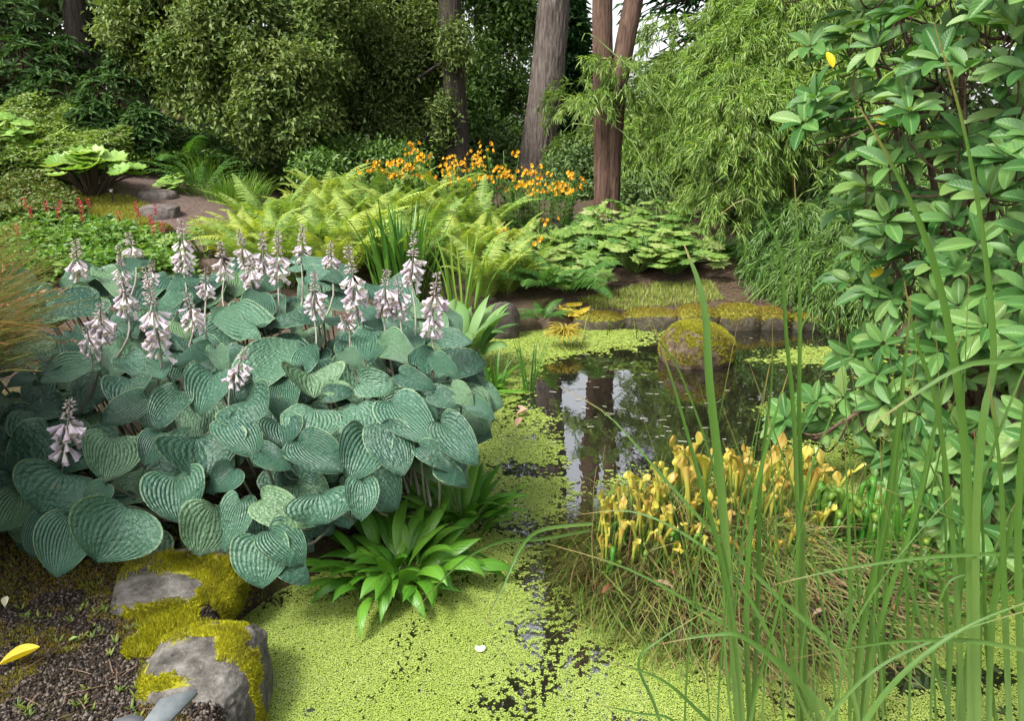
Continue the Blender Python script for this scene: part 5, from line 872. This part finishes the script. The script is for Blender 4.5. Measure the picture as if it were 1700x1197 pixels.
def leaves(mb, C, Rr, n, L, wd, seed, per=10, sig=.13, front=.35, tmpl=(LEAF_V, LEAF_F), droop=.2, shell=.55, sub=0):
    g = rng(seed); C = np.array(C, float); Rr = np.array(Rr, float)
    if sub:
        k_ = np.repeat(np.arange(len(C)), sub); d = nrm(g.normal(0, 1, (len(k_), 3)) + [0, -.5, .1]); C = C[k_] + d * Rr[k_] * g.uniform(.55, .9, (len(k_), 1)); Rr = np.repeat(Rr[k_].min(1)[:, None], 3, 1) * g.uniform(.28, .55, (len(k_), 1)) * [1, 1, .8]
    wt = (Rr[:, 0] * Rr[:, 2]) ** 1.0; wt /= wt.sum(); m = max(n // per, 1); bi = g.choice(len(C), m, p=wt); d = nrm(g.normal(0, 1, (m, 3)) + [0, -front, .15]); rf = 1 - (1 - shell) * g.random(m) ** 1.6
    lump = 1 + .3 * (fbm(d * 2.3 + bi[:, None] * 7.1, seed, 3) - .5) * 2; c = C[bi] + d * Rr[bi] * (rf * lump)[:, None]; N = m * per; P = np.repeat(c, per, 0) + g.normal(0, sig, (N, 3)); dd = np.repeat(d, per, 0)
    y = nrm(dd * .7 + g.normal(0, .8, (N, 3)) + [0, 0, -droop]); nn = nrm(np.array([0, -.25, 1.]) + dd * .5 + g.normal(0, .5, (N, 3))); l = g.uniform(.65, 1.25, N) * L; return mb.inst(tmpl[0], tmpl[1], frames(y, nn, np.stack([l * wd, l, l], -1)), P)
def bl(px, py, Y, rx, rz, ry=None):
    c = PY(px, py, Y); s = depth(c) / F; return c, (rx * s, (ry or min(rx, rz) * .9) * s, rz * s)
def tree(name, label, cat, base, path, r0, r1, bark, blobs, n, L, wd, mat, seed, group=None, limbs=6, amp=.05, flare=.4, nz=90, **k):
    t = thing(name, label, cat, base, group); mb = MB(); 
    if path is not None:
        trunk(mb, path, r0, r1, seed, 40 if nz < 100 else 90, nz, amp, flare); sp = smoothpath(path, 40); g = rng(seed + 5)
        for i in range(limbs):
            c = np.array(blobs[i % len(blobs)][0]); s = sp[np.argmin(np.linalg.norm(sp - (c - [0, 0, .8]), axis=1))]; q = smoothpath([s, s * .5 + c * .5 + g.normal(0, .12, 3), c], 10); tubes(mb, q[None], np.linspace(r1 * .7 + .01, .012, 10)[None], 6)
        mb.build('trunk', bark, t, True)
    if n: cr = MB(); leaves(cr, [b[0] for b in blobs], [b[1] for b in blobs], n, L, wd, seed, **k); cr.build('crown', mat, t)
    return t
# leaning grey-brown conifer
b0 = onground(888, 293); hi = lambda x, y: PY(x, y, b0[1])
highb = [(np.array([b0[0] + dx, b0[1] + dy, z]), (rx, ry, rz)) for dx, dy, z, rx, ry, rz in [(-1.6, 1, 11.5, 2.0, 2.2, 1.4), (-1.2, 0, 14, 2.2, 2.2, 2), (-.5, .5, 17, 2.2, 2.2, 2.2)]]
tree('leaning_pine', 'grey-brown leaning conifer trunk behind the orange lilies, the thickest trunk', 'tree', b0, [hi(885, 312), hi(890, 270), hi(898, 210), hi(907, 140), hi(914, 70), hi(920, 0), hi(926, -60), hi(942, -300), hi(960, -700)], .315, .22, M_bgrey, highb, 5000, .34, .3, M_conifer, 401, limbs=3, amp=.085, flare=.10, nz=320, per=12, sig=.3)
b1 = onground(762, 318); b1[1] = 12.0; b1[0] = PY(765, 300, 12.0)[0]; b1[2] = gz(b1[0], 12.0); hi = lambda x, y: PY(x, y, b1[1])
tree('dark_trunk_tree', 'dark straight tree trunk half hidden by the olive shrub, left of the leaning one', 'tree', b1, [hi(769, 330), hi(760, 230), hi(753, 120), hi(747, 0), hi(742, -200), hi(740, -600)], .165, .14, M_bdark, [(np.array([b1[0] - .8, b1[1] + 1, 9.5]), (2, 2, 1.5)), (np.array([b1[0] - .6, b1[1] + 1, 12]), (2, 2, 2))], 2500, .3, .4, M_olive, 402, limbs=2, amp=.07, flare=.25, nz=200, per=12, sig=.3)
b2 = onground(1006, 372); hi = lambda x, y: PY(x, y, b2[1])
p2 = [hi(1003, 380), hi(1003, 320), hi(1002, 220), hi(1001, 120), hi(1000, 0), hi(1004, -250), hi(1020, -700)]
t2 = tree('forked_pine', 'red-brown forked conifer trunk at the right, behind the bamboo sprays', 'tree', b2, p2, .115, .10, M_bred, [(np.array([b2[0] + .2, b2[1] + .5, 11.5]), (1.6, 1.6, 1.2)), (np.array([b2[0] + .3, b2[1] + 1, 14]), (2, 2, 2))], 3500, .28, .25, M_conifer, 403, limbs=2, amp=.06, flare=.3, nz=260, per=12, sig=.25)
mb = MB(); trunk(mb, [hi(1013, 380), hi(1014, 320), hi(1017, 240), hi(1025, 150), hi(1038, 70), hi(1052, 0), hi(1064, -80), hi(1090, -400), hi(1110, -700)], .105, .10, 404, 60, 200, .06, 0); mb.build('second_stem', M_bred, t2, True)
# conifer with drooping dark branches in the gap
def conifer(label, base, H, rad, seed, n, mat, name='conifer', lean=0):
    g = rng(seed); t = thing(name, label, 'tree', base); mb = MB(); trunk(mb, [base, base + [0, 0, H * .5], base + [0, 0, H]], rad * .07 + .05, .03, seed, 20, 50, .05); mb.build('trunk', M_bdark, t, True); m = n // 26; h = g.uniform(.06, 1, m); az = g.uniform(0, 6.28, m); R_ = rad * (1 - h) ** .8 + .25; b = base + np.stack([h * 0, h * 0, h * H], -1)
    pts = arcs(b, az, R_ * g.uniform(.7, 1.1, m), .25, -.55, 8); bb = MB(); tubes(bb, pts, np.linspace(.03, .008, 8)[None] * np.ones((m, 1)), 4); bb.build('branches', M_bdark, t)
    kk = g.uniform(.2, 1, (m, 26)) * 6.99; i0 = kk.astype(int); Q = np.take_along_axis(pts, i0[..., None], 1) * (1 - (kk - i0)[..., None]) + np.take_along_axis(pts, i0[..., None] + 1, 1) * (kk - i0)[..., None]; N = m * 26; y = np.repeat(np.stack([np.cos(az), np.sin(az), az * 0 - .35], -1), 26, 0) + g.normal(0, .45, (N, 3)); l = g.uniform(.10, .24, N)
    cm = MB(); cm.inst(LEAF_V, LEAF_F, frames(y, np.array([[0, 0, 1.]]) + g.normal(0, .35, (N, 3)), np.stack([l * .3, l, l], -1)), Q.reshape(-1, 3) + g.normal(0, .06, (N, 3))); cm.build('crown', mat, t); return t
conifer('dark drooping conifer standing in the sky gap right of the leaning trunk', np.array([PY(962, 230, 21)[0] - .3, 21, .8]), 4.3, .85, 411, 12000, M_conifer)
# shrubs and broadleaf trees, left to right
T = lambda x, y, Y, *a: bl(x, y, Y, *a)
hb = onground(395, 300); hb[1] = 11.3; hb[2] = gz(hb[0], 11.3)
tree('holly_tree', 'olive-green small-leaved tree behind the path with a leaning pale stem at its left', 'tree', hb, [PY(275, 195, 11), PY(290, 140, 11.1), PY(318, 60, 11.4), PY(330, -60, 11.6), PY(350, -260, 11.8)], .075, .06, simple('mossy_stem', (.09, .08, .035), .9, .1, 30, (.22, .17, .09), .5),
     [T(400, 70, 10.9, 130, 110), T(300, 20, 11, 110, 90), T(480, 130, 10.7, 90, 110), T(430, 190, 10.8, 80, 60), T(520, 40, 11.2, 80, 110), T(350, 140, 11, 70, 70), T(250, 60, 11.2, 80, 70), T(400, -60, 11.6, 170, 70), T(470, 220, 10.9, 50, 50), T(545, -50, 11.6, 80, 70)], 84000, .08, .45, M_holly, 421, limbs=8, sub=16, per=9, sig=.07)
sb = onground(640, 300); sb[1] = 13.2
tree('olive_shrub', 'dark olive dense shrub between the small-leaved tree and the dark trunk', 'shrub', sb, [sb, PY(640, 150, 13.2), PY(650, -150, 13.4)], .09, .06, M_bdark, [T(755, 90, 11.7, 22, 60), T(735, 200, 11.7, 16, 40), T(620, 120, 12.9, 110, 120), T(680, 60, 13.2, 75, 120), T(580, 220, 12.6, 70, 60), T(660, 240, 12.4, 80, 45), T(705, 180, 12.8, 40, 80), T(640, -30, 13.4, 120, 60), T(560, 110, 13, 60, 100), T(540, 262, 12.2, 60, 30)], 95000, .085, .42, M_olive, 422, limbs=6, sub=16, per=9, sig=.09)
sb = onground(820, 292); sb[1] = 17.5
tree('broadleaf_tree', 'fresher green broadleaf tree filling the space left of the leaning trunk', 'tree', sb, [sb, PY(800, 130, 17.5), PY(790, -100, 17.5), PY(780, -400, 17.6)], .1, .07, M_bdark, [T(820, 110, 17.2, 70, 100), T(850, 200, 16.9, 55, 60), T(790, 220, 16.8, 50, 50), T(840, 10, 17.4, 80, 90), T(800, -120, 17.6, 150, 120), T(780, -320, 17.8, 200, 160), T(720, -60, 18, 120, 120)], 45000, .12, .5, M_fresh, 423, limbs=5, sub=16, per=9, sig=.16)
sb = onground(660, 292); sb[1] = 11
tree('low_shrub', 'low pale green shrub under the olive shrub behind the fern bank', 'shrub', sb, None, 0, 0, None, [T(560, 265, 10.8, 60, 30), T(640, 272, 10.8, 70, 26), T(525, 285, 10.2, 40, 24)], 9000, .07, .5, M_fresh, 424, per=8, sig=.08)
sb = onground(800, 292); sb[1] = 15
tree('low_shrub', 'mid-green shrub filling the space behind the dark trunk', 'shrub', sb, None, 0, 0, None, [T(760, 210, 15.5, 60, 70), T(720, 250, 15, 60, 50), T(830, 240, 16, 40, 40), T(790, 130, 16, 40, 60)], 16000, .10, .45, M_fresh, 427, per=8, sig=.1)
tree('low_shrub', 'low dark shrub between the two tall trunks', 'shrub', sb, None, 0, 0, None, [T(815, 255, 15, 50, 34), T(800, 280, 14.2, 50, 18)], 4000, .09, .45, M_dark, 425, per=8, sig=.1)
sb = onground(955, 330); sb[1] = 12.5
tree('low_shrub', 'low dark leafy shrub right of the leaning trunk, under the bamboo sprays', 'shrub', sb, None, 0, 0, None, [T(965, 290, 12.4, 48, 50), T(945, 330, 11.6, 40, 26), T(1060, 345, 11.0, 50, 40), T(1095, 380, 10.5, 50, 30)], 9000, .09, .45, M_dark, 426, per=8, sig=.1)
sb = onground(1300, 400); sb[1] = 9.6
tree('low_shrub', 'dark leaf mass added as the shade in the hollow between the bamboo masses', 'shrub', sb, None, 0, 0, None, [T(1240, 330, 9.6, 70, 70), T(1380, 290, 9.8, 90, 80), T(1320, 390, 9.4, 80, 50), T(1460, 300, 9.8, 60, 80)], 14000, .1, .4, leafmat('hollow_shade_leaf', [(.012, .03, .008), (.025, .05, .014)], .5, .2, .1), 428, per=8, sig=.1)  # added foliage; its near-black leaf colour stands in for shade in the hollow
# dark whorl-leaved shrubs on the left
def rhodo_far(label, blobs, n, seed, root, mat, L=(.09, .15), group='dark evergreen shrubs under the trees at the left'):
    g = rng(seed); C = np.array([b[0] for b in blobs]); Rr = np.array([b[1] for b in blobs]); bi = g.integers(0, len(C), n); d = nrm(g.normal(0, 1, (n, 3)) + [0, -.8, .4]); tips = C[bi] + d * Rr[bi] * g.uniform(.75, 1.05, (n, 1)); nodes = np.concatenate([smoothpath([root, root * .5 + c * .5, c], 8) for c in C])
    return whorls('evergreen_shrub', label, 'shrub', tips, d * .6 + [0, -.2, .9], (7, 10), L, (.25, .32), mat, seed, root, nodes, (-.1, .3), group, .012)
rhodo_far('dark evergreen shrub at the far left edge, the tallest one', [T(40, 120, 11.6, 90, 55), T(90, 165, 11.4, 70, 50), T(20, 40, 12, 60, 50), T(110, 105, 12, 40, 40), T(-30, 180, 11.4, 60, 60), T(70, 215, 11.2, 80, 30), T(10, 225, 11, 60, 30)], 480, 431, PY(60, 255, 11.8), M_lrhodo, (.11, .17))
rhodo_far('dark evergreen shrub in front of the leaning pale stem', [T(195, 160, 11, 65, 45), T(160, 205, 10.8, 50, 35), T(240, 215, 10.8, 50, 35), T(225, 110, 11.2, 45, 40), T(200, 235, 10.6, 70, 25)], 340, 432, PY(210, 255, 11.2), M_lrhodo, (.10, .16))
# dim wood at the left and behind
for i, (px, Y, r, lab) in enumerate([(40, 13.5, .34, 'broad dark trunk at the upper left corner'), (148, 13, .17, 'slim dark trunk rising beside the corner one'), (172, 14.5, .12, 'thinnest dark trunk, just left of the small-leaved tree'), (-60, 12, .25, 'dark trunk at the extreme left margin')]):
    b = PY(px, 230, Y); b[2] = gz(b[0], Y); T0 = b + [0, 0, 11]
    tree('woodland_tree', lab, 'tree', b, [b, b + [.1, 0, 3], b + [-.05, .1, 6], T0], r, r * .6, M_bdark, [(b + [0, .5, 6.5], (2.6, 2.2, 1.6)), (b + [.4, 0, 9], (2.6, 2.4, 2)), (b + [-.6, 1.2, 4.2], (1.6, 1.2, .9))], 5200, .2, .45, M_dark, 440 + i, 'shaded trees at the upper left', 4, .05, .3, 110, per=10, sig=.25)
g = rng(450); C = []; Rr = []
for i in range(46):
    x = g.uniform(-26, 1.5); y = g.uniform(19, 27); z = g.uniform(.6, 15)
    px, py = topix(np.array([x + 2.5, y, z])); 
    if px > 925: continue
    C.append((x, y, z)); Rr.append((g.uniform(2, 3), 1.8, g.uniform(1.6, 2.6)))
for i in range(30):
    x = g.uniform(-16, -7); y = g.uniform(13, 20); z = g.uniform(.6, 11); C.append((x, y, z)); Rr.append((g.uniform(1.6, 2.4), 1.6, g.uniform(1.4, 2.2)))
mb = MB(); leaves(mb, C, Rr, 150000, .2, .45, 451, 10, .25); kind(mb.build('far_wood', M_dark), 'stuff')
C = []; Rr = []
for i in range(40):
    x = g.uniform(4.3, 20); y = g.uniform(12, 19); z = g.uniform(.6, 14)
    px, py = topix(np.array([x - 2.3, y, z]))
    if px < 1120: continue
    C.append((x, y, z)); Rr.append((g.uniform(1.8, 2.6), 1.8, g.uniform(1.6, 2.4)))
mb = MB(); leaves(mb, C, Rr, 60000, .22, .45, 452, 10, .25); kind(mb.build('far_wood', M_dark), 'stuff')
b = np.array([4.1, 14.5, .9]); conifer('tall conifer behind the bamboo, its branches reaching over the top of the sky gap', b, 14, 2.2, 453, 26000, M_conifer)
b = np.array([6.5, 9.5, .5]); tree('shade_tree', 'dark tree standing behind the big glossy shrub at the right', 'tree', b, [b, b + [0, 0, 4], b + [.2, 0, 9]], .2, .12, M_bdark, [(b + [0, 0, 4], (2.2, 2, 1.6)), (b + [-.8, -.5, 6.5], (2.2, 2.2, 1.8)), (b + [.6, 0, 9], (2.5, 2.2, 2))], 9000, .2, .45, M_dark, 454, per=10, sig=.25)
# distant hedge line seen through the gap, low
mb = MB(); leaves(mb, [(x, 30 + (i % 3), .6) for i, x in enumerate(np.linspace(-4, 16, 14))], [(1.8, 1.2, 1.3)] * 14, 9000, .22, .45, 455, 10, .25); kind(mb.build('far_hedge', M_fresh), 'stuff')
# cream bloom among the dark shrubs
c = PY(609, 231, 12.0); mb = MB(); g = rng(460); n = 12; a = g.uniform(0, 6.28, n); mb.inst(LEAF6_V, LEAF6_F, frames(np.stack([np.cos(a) * .6, a * 0 - .3, np.sin(a)], -1), np.tile([0, -1., .2], (n, 1)), np.tile([.05, .08, .06], (n, 1))), np.tile(c, (n, 1)) + g.normal(0, .015, (n, 3))); tag(mb.build('bloom', M_cream), 'single cream bloom low in the dark olive shrub', 'flower')
